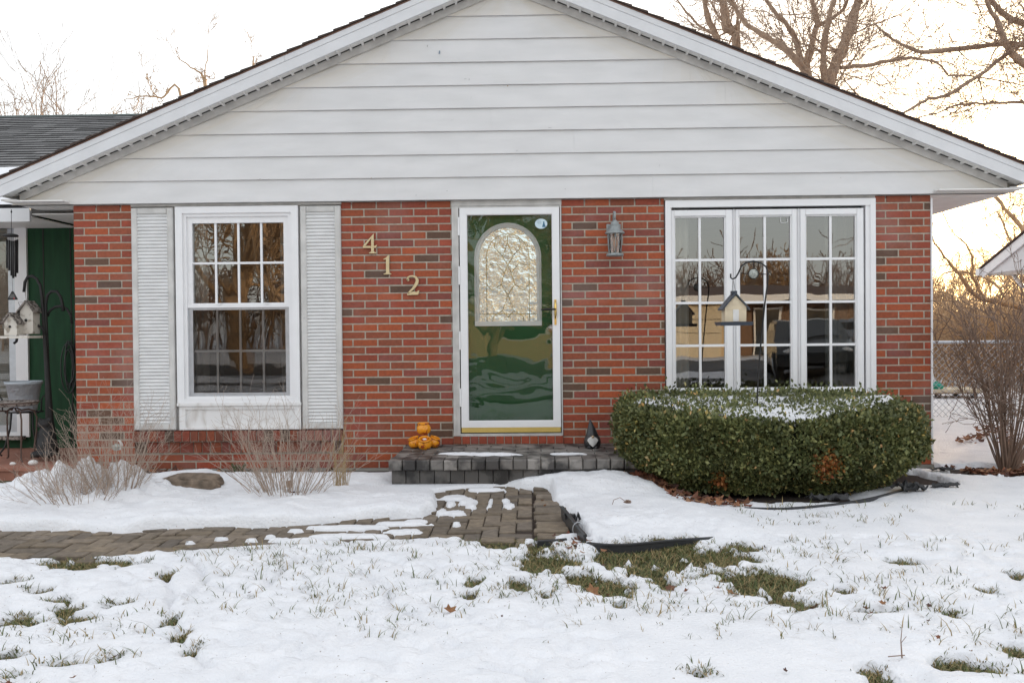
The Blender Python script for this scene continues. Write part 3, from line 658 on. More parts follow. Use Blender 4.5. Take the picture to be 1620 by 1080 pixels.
def strokes(b, pts, w, y, m): 
    for p, q in zip(pts[:-1], pts[1:]):
        d = np.array(q)-np.array(p); L_ = np.hypot(*d); nx, nz = -d[1]/L_*w/2, d[0]/L_*w/2
        b.poly([(p[0]+nx, y, p[1]+nz), (p[0]-nx, y, p[1]-nz), (q[0]-nx, y, q[1]-nz), (q[0]+nx, y, q[1]+nz)], m=m)
# sitting cat silhouette and tiny lettering rows on the sticker
cx, cz = sc[0]+.022, sc[2]-.002
b.poly([(cx+dx*.0011, -.0075, cz+dz*.0011) for dx, dz in [(-12,-24),(14,-26),(17,-20),(12,-12),(9,0),(6,8),(7,15),(5,22),(3,18),(-1,18),(-4,22),(-5,14),(-3,7),(-7,-4),(-10,-16)]], m=1)
for r_, zz in enumerate((.022, .012, .003)):
    x = sc[0]-.040+.006*r_
    while x < sc[0]+.004: wd = random.uniform(.002,.004); strokes(b, [(x, sc[2]+zz-.003), (x+.001, sc[2]+zz+.003)], .0012, -.0075, 1); strokes(b, [(x, sc[2]+zz), (x+wd, sc[2]+zz)], .001, -.0075, 1); x += .0055
strokes(b, [(sc[0]-.03, sc[2]+.030), (sc[0]-.025, sc[2]+.034), (sc[0]-.02, sc[2]+.030)], .002, -.0075, 1)
b.build('sticker', [M['sticker'], M['stickerblue']], storm)
# entry door behind, arched light
DY = .048
ed = MB(); ax0, ax1, abz, asp = -.458, .058, 1.29, 1.86; acx = (ax0+ax1)/2; ar = (ax1-ax0)/2
na = 24; arch = [(ax1, abz)]+[(acx+ar*math.cos(t), asp+(ar*1.03)*math.sin(t)) for t in np.linspace(0, PI, na)]+[(ax0, abz)]
x0, x1, z0, z1 = -.60, .24, .30, 2.30
outer = [(x1, z0+.0)]
def proj_out(p):
    x, z = p; 
    if z <= abz+1e-6: return (x1 if x > acx else x0, z)
    dx, dz = x-acx, z-(asp if z > asp else z); 
    if z <= asp: return (x1 if x > acx else x0, z)
    t = 1e9
    if abs(dx) > 1e-6: t = min(t, ((x1 if dx > 0 else x0)-acx)/dx)
    if dz > 1e-6: t = min(t, (z1-asp)/dz)
    return (acx+dx*t, asp+dz*t)
for p, q in zip(arch[:-1], arch[1:]):
    P0, Q0 = proj_out(p), proj_out(q); pts = [(p[0], DY, p[1]), (P0[0], DY, P0[1])]
    if abs(P0[0]-Q0[0]) > 1e-4 and abs(P0[1]-Q0[1]) > 1e-4: pts.append(((x1 if P0[0] > acx and abs(P0[0]-x1) < 1e-4 or Q0[0] > acx and abs(Q0[0]-x1) < 1e-4 else x0), DY, z1))
    pts += [(Q0[0], DY, Q0[1]), (q[0], DY, q[1])]; ed.poly(pts)
ed.box(x0, x1, DY, DY+.045, z0, abz-.0)
# raised panels on lower door
for xa, xb in ((-.50,-.22),(-.16,.12)):
    framef(ed, xa, xb, .42, 1.05, .018, DY-.007, DY-.0005)
entry = ed.build('entry_door', M['greendoor'], H)
b = MB(); w = .042
def arch_pts(r_off, zb): return [(acx+ar+r_off, zb)]+[(acx+(ar+r_off)*math.cos(t), asp+(ar*1.03+r_off)*math.sin(t)) for t in np.linspace(0, PI, na)]+[(acx-ar-r_off, zb)]
A1, A2 = arch_pts(.038, abz-.03), arch_pts(-.004, abz-.03)
for i in range(len(A1)-1):
    a_, b_, c_, d_ = A1[i], A1[i+1], A2[i+1], A2[i]
    mid = lambda p, q: ((p[0]+q[0])/2, (p[1]+q[1])/2)
    m1, m2 = mid(a_, d_), mid(b_, c_)
    b.poly([(a_[0],DY-.004,a_[1]),(b_[0],DY-.004,b_[1]),(m2[0],DY-.022,m2[1]),(m1[0],DY-.022,m1[1])][::-1], smooth=True)
    b.poly([(m1[0],DY-.022,m1[1]),(m2[0],DY-.022,m2[1]),(c_[0],DY-.004,c_[1]),(d_[0],DY-.004,d_[1])][::-1], smooth=True)
b.box(ax0-.037, ax1+.037, DY-.020, DY-.002, abz-.035, abz+.005)
b.build('window_trim', mat('arch_white_trim', (.88,.88,.87), .5), entry)
b = MB(); b.poly([(x, DY+.006, z) for x, z in arch[::-1]][::-1]); b.build('arched_window', M['archglass'], entry)
b = MB()
def came(pts): b.tube([(x, DY+.002, z) for x, z in pts], .0028, 5)
ins = [(acx+(ar-.07)*math.cos(t), asp+(ar-.05)*math.sin(t)) for t in np.linspace(0, PI, 16)]
came([(ax1-.07, abz)]+ins+[(ax0+.07, abz)]); came([(ax0, abz+.07), (ax1, abz+.07)])
for sgn in (-1, 1):
    came([(acx, abz+.04), (acx+sgn*.05, abz+.10), (acx+sgn*.02, abz+.18), (acx, abz+.24)])
    came([(acx, abz+.24), (acx+sgn*.06, abz+.33), (acx+sgn*.03, abz+.43), (acx, abz+.50), (acx+sgn*.045, abz+.58), (acx, abz+.70), (acx, abz+.76)])
    came([(acx+sgn*.05, abz+.10), (acx+sgn*.13, abz+.05), (acx+sgn*.14, abz)]); came([(acx+sgn*.06, abz+.33), (acx+sgn*.14, abz+.28), (acx+sgn*.187, abz+.33)])
    came([(acx+sgn*.03, abz+.43), (acx+sgn*.10, abz+.52), (acx+sgn*.17, abz+.50)]); came([(acx+sgn*.045, abz+.58), (acx+sgn*.12, abz+.66), (acx+sgn*.10, abz+.74)])
b.build('leading', M['brass'], entry)
b = MB(); b.lathe([(.0,-.03),(.022,-.028),(.028,-.012),(.02,.0),(.012,.01),(.012,.02)], (0,0,0), 14)
b.v = [(x+.175, DY-.02+z, y+1.235) for x, y, z in b.v]; b.build('doorknob', M['galv'], entry)
# --- left double hung window
def grille(b, x0, x1, z0, z1, nx, nz, w, y0, y1):
    for i in range(1, nx): x = x0+(x1-x0)*i/nx; b.box(x-w/2, x+w/2, y0, y1, z0, z1)
    for j in range(1, nz): z = z0+(z1-z0)*j/nz; b.box(x0, x1, y0-.001, y1-.001, z-w/2, z+w/2)
wm = MB(); framef(wm, -3.128, -2.040, .592, 2.330, .062, -.030, .06, .058, .045); framef(wm, -3.066, -2.102, .637, 2.272, .03, -.012, .06, .03, .02)
win = wm.build('window', M['vinyl'], H)
b = MB(); framef(b, -3.036, -2.132, 1.452, 2.242, .045, .006, .05, .055, .028); b.box(-3.036,-2.132,-.002,.01,1.440,1.470); grille(b, -2.991, -2.177, 1.48, 2.187, 4, 2, .019, .022, .034)
for x in (-2.75, -2.33): b.box(x-.02, x+.02, -.012, 0, 1.468, 1.478)
sash = b.build('sash', M['vinyl'], win)
b = MB(); b.poly([(-2.992,.036,1.478),(-2.176,.036,1.478),(-2.176,.036,2.188),(-2.992,.036,2.188)]); b.build('pane', M['glass'], win)
b = MB(); framef(b, -3.036, -2.132, .657, 1.440, .040, .012, .05, .02, .03); b.build('screen_frame', M['galv'], win)
b = MB(); grille(b, -2.996, -2.172, .69, 1.42, 4, 2, .019, .042, .052); sash2 = b.build('sash', M['vinyl'], win)
b = MB(); b.poly([(-2.997,.056,.687),(-2.171,.056,.687),(-2.171,.056,1.42),(-2.997,.056,1.42)]); b.build('pane', M['glass'], win)
b = MB(); b.poly([(-2.997,.024,.687),(-2.171,.024,.687),(-2.171,.024,1.42),(-2.997,.024,1.42)]); b.build('screen', glass_mat('fly_screen', .0, (.60,.58,.56)), win)
b = MB(); framef(b, -3.116, -2.036, .362, .588, .055, -.024, .05, .045, .02); b.box(-3.061,-2.091,-.006,.05,.38,.545); b.box(-3.13,-2.03,-.042,.0,.575,.600)
tag(b.build('apron_panel', M['oldpaint'], win), 'peeling white painted panel below the sill')
# --- shutters
for (x0, x1) in ((-3.522, -3.150), (-2.022, -1.664)):
    b = MB(); z0, z1 = .362, 2.325; b.box(x0+.05, x1-.05, .0, .03, z0+.03, z1-.03)
    z = z0+.055; pr = .0305
    while z < z1-.055:
        zt = min(z+pr, z1-.05); q = len(b.v); xa, xb = x0+.052, x1-.052
        b.v += [(xa,-.014,z+.002),(xb,-.014,z+.002),(xb,-.019,z+pr*.35),(xa,-.019,z+pr*.35),(xb,-.004,zt),(xa,-.004,zt),(xb,-.002,z),(xa,-.002,z)]
        b.face([q,q+1,q+2,q+3], smooth=False); b.face([q+3,q+2,q+4,q+5]); b.face([q+7,q+6,q+1,q]); z += pr
    sh = b.build('shutter', M['louver'], H)
    b = MB()
    for (a0, a1, c0, c1) in ((x0, x0+.054, z0, z1), (x1-.054, x1, z0, z1)): b.box(a0, a1, -.026, .03, c0, c1, bev=.008)
    b.box(x0+.054, x1-.054, -.0245, .03, z1-.055, z1, bev=.008); b.box(x0+.054, x1-.054, -.0245, .03, z0, z0+.055, bev=.008)
    for zz in (z0+.03, (z0+z1)/2, z1-.03):
        for xx in (x0+.027, x1-.027): b.ball((xx, -.026, zz), .006, 8, 5)
    b.build('frame', M['shutframe'], sh)
for q in ((-3.53,-3.12),(-2.045,-1.66)): b = MB(); b.box(q[0],q[1],.03,.06,.355,2.34); b.build('window_backing', M['trimdirty'], H)
# --- big three-light window
wm = MB(); framef(wm, 1.180, 2.998, .596, 2.332, .045, -.030, .08, .06, .05); wm.box(2.915,2.953,-.018,.08,.646,2.272); wm.box(1.225,1.235,-.012,.08,.646,2.272)
wm.box(1.172,3.002,-.036,.05,.585,.602)
big = wm.build('picture_window', M['vinyl'], H)
for i, (x0, x1, g0, g1) in enumerate(((1.234,1.764,1.268,1.697),(1.792,2.322,1.829,2.270),(2.352,2.900,2.407,2.832))):
    b = MB(); z0, z1 = .652, 2.250
    wl, wr = g0-x0, x1-g1
    b.box(x0, g0-.010, -.014, .05, z0, z1, bev=.005); b.box(g1+.010, x1, -.014, .05, z0, z1, bev=.005); b.box(g0-.010, g1+.010, -.0125, .05, 2.195, z1, bev=.005); b.box(g0-.010, g1+.010, -.0125, .05, z0, .685, bev=.005)
    framef(b, g0-.010, g1+.010, .685, 2.195, .011, .002, .05); grille(b, g0, g1, .692, 2.188, 2, 4, .021, .008, .020)
    s_ = b.build('casement', M['vinyl'], big)
    b = MB(); b.poly([(g0-.002,.022,.692),(g1+.002,.022,.692),(g1+.002,.022,2.188),(g0-.002,.022,2.188)]); b.build('pane', M['glass'], big)
b = MB()
for x0, x1 in ((1.764,1.792),(2.322,2.352)): b.box(x0,x1,.0,.05,.65,2.25)
b.box(1.774,1.780,-.016,.0,.65,2.252); b.box(2.335,2.340,-.016,.0,.65,2.252); b.build('mullion', M['vinyl'], big)
# rounded square decal at top of the middle light
b = MB(); dc = P(1240, 347, .017); ds = .03; pts = []
for q in range(4):
    for t in np.linspace(0, PI/2, 5):
        a = q*PI/2+t; pts.append((dc[0]+(ds-.01)*(1 if q in (0,3) else -1)+.01*math.cos(a), dc[2]+(ds-.01)*(1 if q in (0,1) else -1)+.01*math.sin(a)))
rot = .12; pts = [(dc[0]+(x-dc[0])*math.cos(rot)-(z-dc[2])*math.sin(rot), dc[2]+(x-dc[0])*math.sin(rot)+(z-dc[2])*math.cos(rot)) for x, z in pts]
b.tube([(x, .016, z) for x, z in pts+pts[:1]], .0032, 5); b.build('decal', M['white'], big)
# --- rooms behind
b = MB()
def room(x0, x1, y0, y1, z0, z1):
    b.poly([(x0,y1,z0),(x1,y1,z0),(x1,y1,z1),(x0,y1,z1)]); b.poly([(x0,y0,z0),(x0,y1,z0),(x0,y1,z1),(x0,y0,z1)]); b.poly([(x1,y0,z0),(x1,y1,z0),(x1,y1,z1),(x1,y0,z1)])
    b.poly([(x0,y0,z1),(x1,y0,z1),(x1,y1,z1),(x0,y1,z1)]); b.poly([(x0,y0,z0),(x1,y0,z0),(x1,y1,z0),(x0,y1,z0)], m=1)
room(-3.94, -1.2, .125, 3.6, .24, 2.42); room(-1.19, .55, .14, 3.5, .24, 2.42); room(.56, 3.37, .125, 4.2, .24, 2.42)
b.build('interior', [M['room'], M['roomfloor']], H)
def curtain(x0, x1, y, z0, z1, m, amp=.03):
    b = MB(); n = int((x1-x0)/.012); 
    for i in range(n+1):
        x = x0+(x1-x0)*i/n; yy = y+amp*math.sin(x*62)+amp*.4*math.sin(x*23)
        b.v += [(x, yy, z0), (x, yy*1.0, z1)]
    for i in range(n): b.face([2*i, 2*i+2, 2*i+3, 2*i+1], smooth=True)
    b.build('curtain', m, H)
curtain(2.62, 2.98, .20, .5, 2.3, M['curtain']); curtain(1.20, 1.42, .20, .5, 2.3, M['lace']); curtain(-3.10,-2.93,.2,.5,2.35,M['lace']); curtain(-2.25,-2.08,.2,.5,2.35,M['lace'])
# corner conductor strip on the right edge
b = MB(); b.box(3.481, 3.497, -.006, .02, .02, 2.33); b.build('corner_strip', M['vinyl'], H)
# porch slab
b = MB(); b.box(-9, -4.06, -.34, 1.22, -.2, .055)
b.build('porch_slab', M['terracotta'], H)
b = MB(); x = -9
while x < -4.1: b.box(x+.004, x+.196, -.365, -.342, -.2, .062); b.box(x+.004,x+.196,-.385,-.20,.0625,.085); x += .2
b.build('porch_edge_blocks', M['terracotta'], H)
# ------------------------------------------------------------------ house number, lantern
def numeral(name, out_list, label, cat_c, s):
    b = MB()
    for o in out_list: b.prism([(cat_c[0]+x*s, cat_c[1]+z*s) for x, z in o], -.022, -.008)
    n = len(b.v)
    ob = b.build(name, M['brassmat'], None, (cat_c[0], -.015, cat_c[1])); tag(ob, label, 'house number', 'house numerals on the brick wall')
    bv = ob.modifiers.new('bevel', 'BEVEL'); bv.width = .002; bv.segments = 1; bv.limit_method = 'ANGLE'
    return ob
def stroke_out(cl, ws):      # variable width ribbon outline from a centre line
    L, R = [], []
    for i, p in enumerate(cl):
        a = np.array(cl[max(i-1,0)]); c = np.array(cl[min(i+1,len(cl)-1)]); d = c-a; d = d/np.hypot(*d); nn = np.array([-d[1], d[0]])
        L.append(tuple(np.array(p)+nn*ws[i]/2)); R.append(tuple(np.array(p)-nn*ws[i]/2))
    return R+L[::-1]
# units: image zoom pixels / 9 (source px) relative to centre, z up
zs = 1/180.0/9.0
def zz(pts, cx, cy): return [((x-cx), -(y-cy)) for x, y in pts]
c4 = zz([(283,88),(283,262),(300,262),(318,250),(330,244),(322,268),(312,290),(283,290),(283,335),(290,348),(320,352),(320,370),(212,370),(212,354),(236,348),(244,335),(244,292),(126,292),(126,262)], 228, 230)
hole = zz([(244,160),(244,262),(165,262)], 228, 230)
# build the 4 as pieces that leave the counter open
c4a = zz([(283,88),(283,345),(244,345),(244,160),(244,150)], 228, 230)
parts4 = [zz([(244,128),(283,88),(283,338),(244,338)][::-1], 228, 230), zz([(126,262),(244,128),(244,162),(164,262)][::-1], 228, 230), zz([(126,262),(244,262),(244,292),(126,292)][::-1], 228, 230),
          zz([(283,262),(300,262),(318,250),(330,244),(322,268),(312,290),(283,290)][::-1], 228, 230), zz([(244,338),(283,338),(292,350),(320,354),(320,370),(212,370),(212,354),(236,350)][::-1], 228, 230)]
parts1 = [zz([(503,386),(503,640),(512,650),(530,654),(530,668),(420,668),(420,654),(444,650),(455,640),(455,452),(420,458),(420,446),(455,430),(485,400)][::-1], 475, 527)]
two = zz([(768,752),(762,730),(775,705),(800,692),(840,690),(880,705),(903,745),(895,790),(868,835),(835,875),(800,905),(772,940)], 840, 826)
w2 = [26,26,24,22,24,30,42,48,42,32,26,24]
parts2 = [stroke_out(two, w2), zz([(755,962),(760,930),(800,920),(850,908),(890,918),(912,898),(932,894),(915,955),(905,958)][::-1], 840, 826), zz([(790,742),(786,756),(772,764),(758,756),(754,740),(760,728),(780,726)][::-1], 840, 826)]
def cpos(zx, zy): p = P(560+zx/9.0, 360+zy/9.0, -.015); return p[0], p[2]
numeral('house_number', parts4, 'brass numeral 4, highest on the brick wall left of the door', cpos(228,230), zs)
numeral('house_number', parts1, 'brass numeral 1, between the 4 and the 2 on the brick wall', cpos(475,527), zs)
numeral('house_number', parts2, 'brass numeral 2, lowest and nearest to the door on the brick wall', cpos(840,826), zs)
lc = (.730, -.125, 1.850)
lan = thing('wall_lantern', 'grey metal lantern with crossed bars on the brick wall right of the door', 'wall lamp', lc)
lx, ly, lz = lc
b = MB(); b.lathe([(.0,.0),(.068,.0),(.076,.006),(.076,.014),(.070,.022),(.062,.026),(.0,.027)], (lx,ly,lz-.005), 24); b.build('base_ring', M['verdigris'], lan)
b = MB(); b.lathe([(.083,.188),(.086,.194),(.080,.204),(.056,.224),(.042,.246),(.038,.262),(.040,.266),(.037,.272),(.034,.284),(.020,.300),(.010,.309),(.0,.312)], (lx,ly,lz), 24); b.build('roof', M['verdigris'], lan)
b = MB()
ring = [(math.cos(a), math.sin(a)) for a in [PI/6+k*PI/3 for k in range(6)]]
for k in range(6):
    c0, c1 = ring[k], ring[(k+1) % 6]; rt, rb = .070, .058
    b.tube([(lx+c0[0]*rb, ly+c0[1]*rb, lz+.02), (lx+c0[0]*rt, ly+c0[1]*rt, lz+.195)], .0035, 5)
    b.tube([(lx+c0[0]*rb, ly+c0[1]*rb, lz+.022), (lx+c1[0]*rt, ly+c1[1]*rt, lz+.193)], .0022, 4); b.tube([(lx+c1[0]*rb, ly+c1[1]*rb, lz+.022), (lx+c0[0]*rt, ly+c0[1]*rt, lz+.193)], .0022, 4)
b.build('cage', M['verdigris'], lan)
b = MB(); b.tube([(lx+.0,ly+.0,lz+.305),(lx,ly-.012,lz+.34),(lx,ly-.005,lz+.372),(lx,ly+.03,lz+.378),(lx,ly+.06,lz+.35),(lx,ly+.085,lz+.30),(lx,ly+.10,lz+.25)], [.009,.010,.011,.012,.012,.013,.014], 8); b.build('arm', M['verdigris'], lan)
b = MB(); b.box(lx-.062, lx+.062, -.028, -.002, lz+.20, lz+.285, bev=.012); b.box(lx-.045, lx+.045, -.045, -.024, lz+.215, lz+.272, bev=.008); b.build('wall_plate', M['verdigris'], lan)
b = MB(); b.lathe([(.0,.04),(.014,.045),(.018,.07),(.030,.10),(.030,.12),(.020,.145),(.010,.158),(.0,.162)], (lx,ly,lz), 14); b.build('bulb', M['bulb'], lan)
b = MB(); b.lathe([(.050,.024),(.058,.19)], (lx,ly,lz), 18); b.v = b.v; b.f = b.f[:18]; b.c = b.c[:18]; b.m = b.m[:18]; b.sm = b.sm[:18]; b.build('glass', M['lampglass'], lan)
# ------------------------------------------------------------------ orange pots
ox, oy = -.93, -.24
pots = thing('stacked_pots', 'cluster of chipped orange glazed jars by the wall on the front step', 'pots', (ox,oy,SZ))
def pot(c, s, tilt=(0,0), nm='jar'):
    b = MB(); pr = [(.0,.0),(.55,.0),(.86,.22),(1.0,.55),(.97,.9),(.80,1.22),(.74,1.32),(.80,1.36),(.86,1.42),(.86,1.52),(.80,1.57),(.72,1.55),(.68,1.46),(.70,1.3),(.60,.9),(.0,.85)]
    b.lathe([(r*s, z*s) for r, z in pr], (0,0,0), 26)
    tx, ty = tilt; v = []
    for x, y, z in b.v:
        y, z = y*math.cos(tx)-z*math.sin(tx), y*math.sin(tx)+z*math.cos(tx); x, z = x*math.cos(ty)+z*math.sin(ty), -x*math.sin(ty)+z*math.cos(ty)
        v.append((x+c[0], y+c[1], z+c[2]))
    b.v = v; return b.build(nm, M['orange'], pots)
pot((ox+.005,oy+.0,SZ+.118), .062); pot((ox-.062,oy+.02,SZ+.004), .056, (.15,-.30)); pot((ox+.02,oy-.055,SZ+.004), .060, (.42,0.02)); pot((ox+.072,oy+.03,SZ+.008), .054, (.1,.36))
b = MB(); b.ball((ox+.020,oy-.080,SZ+.082), (.018,.014,.009)); b.build('snow_lump', M['snow'], pots)
# ------------------------------------------------------------------ gnome
gx, gy = .51, -.30
gn = thing('garden_gnome', 'small black gnome figure with pointed hat and white beard right of the door', 'gnome', (gx,gy,SZ))
b = MB(); b.lathe([(.0,.0),(.060,.0),(.070,.02),(.072,.05),(.064,.085),(.048,.11),(.0,.125)], (gx,gy,SZ), 20, sq=.85); b.build('body', M['blackresin'], gn)
b = MB(); n = 18
prof = [(.054,.085),(.056,.098),(.046,.125),(.036,.155),(.024,.185),(.013,.215),(.006,.236),(.0,.243)]
b.lathe(prof, (0,0,0), n, sq=.85); b.v = [(gx+x-.018*max(0,(z-.09)/.15)**1.4*1.0, gy+y, SZ+z) for x, y, z in b.v]; b.build('hat', M['blackresin'], gn)
b = MB(); pts = []
o = [(0,.012),(.026,.036),(.046,.066),(.038,.084),(.018,.098),(0,.106),(-.018,.098),(-.038,.084),(-.046,.066),(-.026,.036)]
front = [(gx+x, gy-.058-.010*(1-abs(x)/.05), SZ+z) for x, z in o]; n0 = len(b.v); b.v += front+[(gx, gy-.078, SZ+.065)]
for i in range(10): b.face([n0+10, n0+i, n0+(i+1) % 10], smooth=True)
b.build('beard', M['white'], gn)
b = MB(); b.ball((gx, gy-.072, SZ+.100), (.012,.012,.011), 10, 6); b.build('nose', M['tan'], gn)
b = MB(); b.ball((gx-.028, gy-.05, SZ+.008), (.022,.03,.012), 10, 6); b.ball((gx+.028, gy-.05, SZ+.008), (.022,.03,.012), 10, 6); b.build('boots', M['blackresin'], gn)
# ------------------------------------------------------------------ shepherd hook with feeder
hy = -1.12
hk = thing('shepherd_hook', 'thin dark shepherd hook with round mosaic disc in front of the big window', 'plant hook', (P(1197,640,hy)[0], hy, 0))
def HP(x, y): return tuple(P(x, y, hy))
b = MB(); base = P(1196,720,hy); base[2] = 0
b.tube([tuple(base), HP(1198,625), HP(1202,560), HP(1210,480), HP(1214,450), HP(1215,433), HP(1212,422), HP(1204,416), HP(1192,413), HP(1181,415), HP(1173,421), HP(1168,432), HP(1164,439), HP(1159,441.5), HP(1156,439), HP(1156,433)], .0062, 8); b.build('pole', M['black'], hk)
dcx, dcz = P(1192,433,hy)[0], P(1192,433,hy)[2]
b = MB(); b.tube([(dcx+.037*math.cos(a), hy, dcz+.037*math.sin(a)) for a in np.linspace(0, 2*PI, 25)], .0042, 6)
b.tube([HP(1172,432), (dcx-.038,hy,dcz)], .003, 5); b.tube([HP(1214,434), (dcx+.038,hy,dcz)], .003, 5); b.tube([HP(1192,414), (dcx,hy,dcz+.038)], .003, 5); b.build('ring', M['black'], hk)
b = MB(); b.lathe([(.0,-.006),(.034,-.004),(.034,.004),(.0,.006)], (0,0,0), 24); b.v = [(dcx+x, hy+z, dcz+y) for x, y, z in b.v]; b.build('glass_disc', M['discglass'], hk)
fx_, fz = P(1161,490,hy-.0)[0], 0
fb = P(1161,514,hy); ft = P(1160,444,hy); fd = thing('bird_feeder', 'cream house shaped bird feeder with dark tray hanging from the hook', 'bird feeder', (ft[0], hy, fb[2]))
X, Z = fb[0], fb[2]
b = MB(); b.hexa([(X-.115,hy-.10,Z-.004),(X+.115,hy-.10,Z-.004),(X+.115,hy+.10,Z-.004),(X-.115,hy+.10,Z-.004),(X-.125,hy-.11,Z+.024),(X+.125,hy-.11,Z+.024),(X+.125,hy+.11,Z+.024),(X-.125,hy+.11,Z+.024)]); b.build('tray', M['navy'], fd)
b = MB(); hw, hb, he, hp = .078, Z+.025, Z+.135, Z+.228
b.prism([(X-hw,hb),(X+hw,hb),(X+hw+.002,he),(X,hp-.010),(X-hw-.002,he)], hy-.065, hy+.065)
b.prism([(X-.026,hb+.125),(X+.026,hb+.125),(X+.026,hb+.163),(X-.026,hb+.163)], hy-.068, hy-.064)
for sx in (-.045,.045): b.prism([(X+sx-.014,hb+.09),(X+sx+.014,hb+.09),(X+sx+.014,hb+.094),(X+sx-.014,hb+.094)], hy-.069, hy-.064)
b.build('body', M['birdwood'], fd)
b = MB(); b.box(X-.020, X+.022, hy-.070, hy-.064, hb+.002, hb+.09); b.build('door', M['white'], fd)
b = MB()
for s in (-1,1):
    o = [(X, hp), (X+s*(hw+.022), he-.026), (X+s*(hw+.028), he-.016), (X, hp+.014)]
    b.prism(o if s > 0 else o[::-1], hy-.082, hy+.082)
b.box(X-.020, X+.022, hy-.02, hy+.02, hp-.02, hp+.028); b.build('roof', M['navy'], fd)
b = MB()
for s in (-.010,.010): b.tube([(X+s*1.2,hy,hp+.02),(ft[0]+s*.35,hy,ft[2]-.0)], .0016, 4)
b.build('wire', M['black'], fd)
# ------------------------------------------------------------------ porch objects
py_ = .42
def Q(x, y, Y=py_): return tuple(P(x, y, Y))
st = thing('plant_hanger_stand', 'black metal stand with curved hooks like tree branches on the left porch', 'hanger stand', (Q(80,700)[0], py_, .085))
b = MB()
b.tube([(Q(92,712)[0],py_,.07),Q(84,690),Q(79,660),Q(76,610),Q(73,560),Q(69.5,510),Q(66.5,470),Q(64,452),Q(58,441),Q(51,436.5),Q(44,438),Q(39.5,446),Q(38,462)], [.020,.028,.031,.027,.023,.018,.0145,.014,.014,.014,.014,.014,.014], 8); b.build('stem', M['black'], st)
b = MB(); b.tube([(Q(75,714)[0],py_+.01,.07),Q(76,660,py_+.01),Q(76,600,py_+.01),Q(74,540,py_+.01),Q(72.5,500,py_+.01),Q(72.5,480,py_+.01),Q(75,467,py_+.01),Q(81,461,py_+.01),Q(90,461,py_+.01),Q(96,470,py_+.01),Q(99,482,py_+.01),Q(100,492,py_+.01)], [.020,.024,.021,.017,.015,.014,.014,.014,.014,.014,.014,.016], 8); b.build('stem', M['black'], st)
b = MB(); b.tube([Q(75,500,py_+.03),Q(79,491,py_+.03),Q(87,485.5,py_+.03),Q(97,484,py_+.03),Q(106,489,py_+.03),Q(112,499,py_+.03),Q(114,512,py_+.03)], .0125, 8); b.build('arm', M['black'], st)
b = MB(); b.tube([Q(72,528,py_-.03),Q(66,518,py_-.03),Q(55,512,py_-.03),Q(42,512,py_-.03),Q(33,518,py_-.03),Q(28,529,py_-.03),Q(26,540,py_-.03),Q(22,543,py_-.03)], .0125, 8); b.build('arm', M['black'], st)
b = MB()
for xx, yy in ((100,716),(58,716),(86,722)): b.tube([Q(80,690), (Q(xx,yy)[0], py_-.1, .075)], [.018,.010], 6)
b.build('foot', M['black'], st)
# birdhouse pair
bx = thing('birdhouse', 'whitewashed double birdhouse with bark roofs hanging from the black stand', 'birdhouse', Q(36,532,.30))
def bh(x0, x1, zb_, ze, zp, y0, y1, hole):
    b = MB(); xm = (x0+x1)/2; b.prism([(x0,zb_),(x1,zb_),(x1,ze),(xm,zp),(x0,ze)], y0, y1); bd = b.build('body', M['birdwood'] if 0 else M['whitewash'], bx)
    b = MB()
    for s in (-1,1):
        e = x1 if s > 0 else x0; o = [(xm, zp+.002), (e+s*.022, ze-.018), (e+s*.026, ze-.006), (xm, zp+.016)]; b.prism(o if s > 0 else o[::-1], y0-.03, y1+.02)
    b.build('roof', M['greywood'], bx)
    b = MB(); b.lathe([(.0,-.002),(hole,-.001),(hole,.001)], (0,0,0), 14); b.v = [(xm-.005+x, y0-.003+z, (zb_+ze)/2+.02+y) for x, y, z in b.v]; b.build('entrance', M['dark'], bx)
M['whitewash'] = mat('whitewashed_wood', (.62,.58,.52), .8, nscale=18, col2=(.30,.26,.21), thresh=(.55,.66))
zq = lambda y: Q(36,y,.30)[2]; xq = lambda x: Q(x,500,.30)[0]
bh(xq(32), xq(52), zq(528), zq(492), zq(478), .30, .42, .014); bh(xq(16), xq(36), zq(530), zq(510), zq(497), .20, .36, .012)
b = MB(); b.box(xq(12), xq(58), .17, .44, zq(535), zq(531)); b.build('floor', M['whitewash'], bx)
b = MB(); b.tube([Q(40,462,.36), Q(42,480,.36)], .002, 4); b.tube([Q(38,500,.30), Q(29,478,.33), Q(42,478,.36)], .0025, 4); b.build('wire', M['rust'], bx)
# wind chime
cy_ = .15
ch = thing('wind_chime', 'black wind chime with hanging tubes under the left eave', 'wind chime', Q(17,370,cy_))
b = MB(); b.tube([Q(18,331,cy_), Q(18,370,cy_)], .0025, 5); b.tube([Q(18,400,cy_),Q(20,462,cy_)], .0016, 4); b.ball(Q(18,335,cy_), (.007,.007,.012)); b.build('cord', M['black'], ch)
b = MB(); c = Q(17,373,cy_); b.lathe([(.0,-.010),(.06,-.008),(.066,.0),(.055,.012),(.02,.020),(.0,.021)], c, 22); b.build('top_disc', M['black'], ch)
for k, (xx, y0_, y1_) in enumerate(((11,379,424),(14.5,380,428),(18,381,436),(21,381,440),(24.5,380,438),(27.5,379,432))):
    b = MB(); dy = .05*math.sin(k*1.7); b.tube([Q(xx,y0_,cy_+dy), Q(xx,y1_,cy_+dy)], .0085, 10); b.tube([Q(xx,373,cy_+dy), Q(xx,y0_,cy_+dy)], .001, 4); b.build('tube', M['black'], ch)
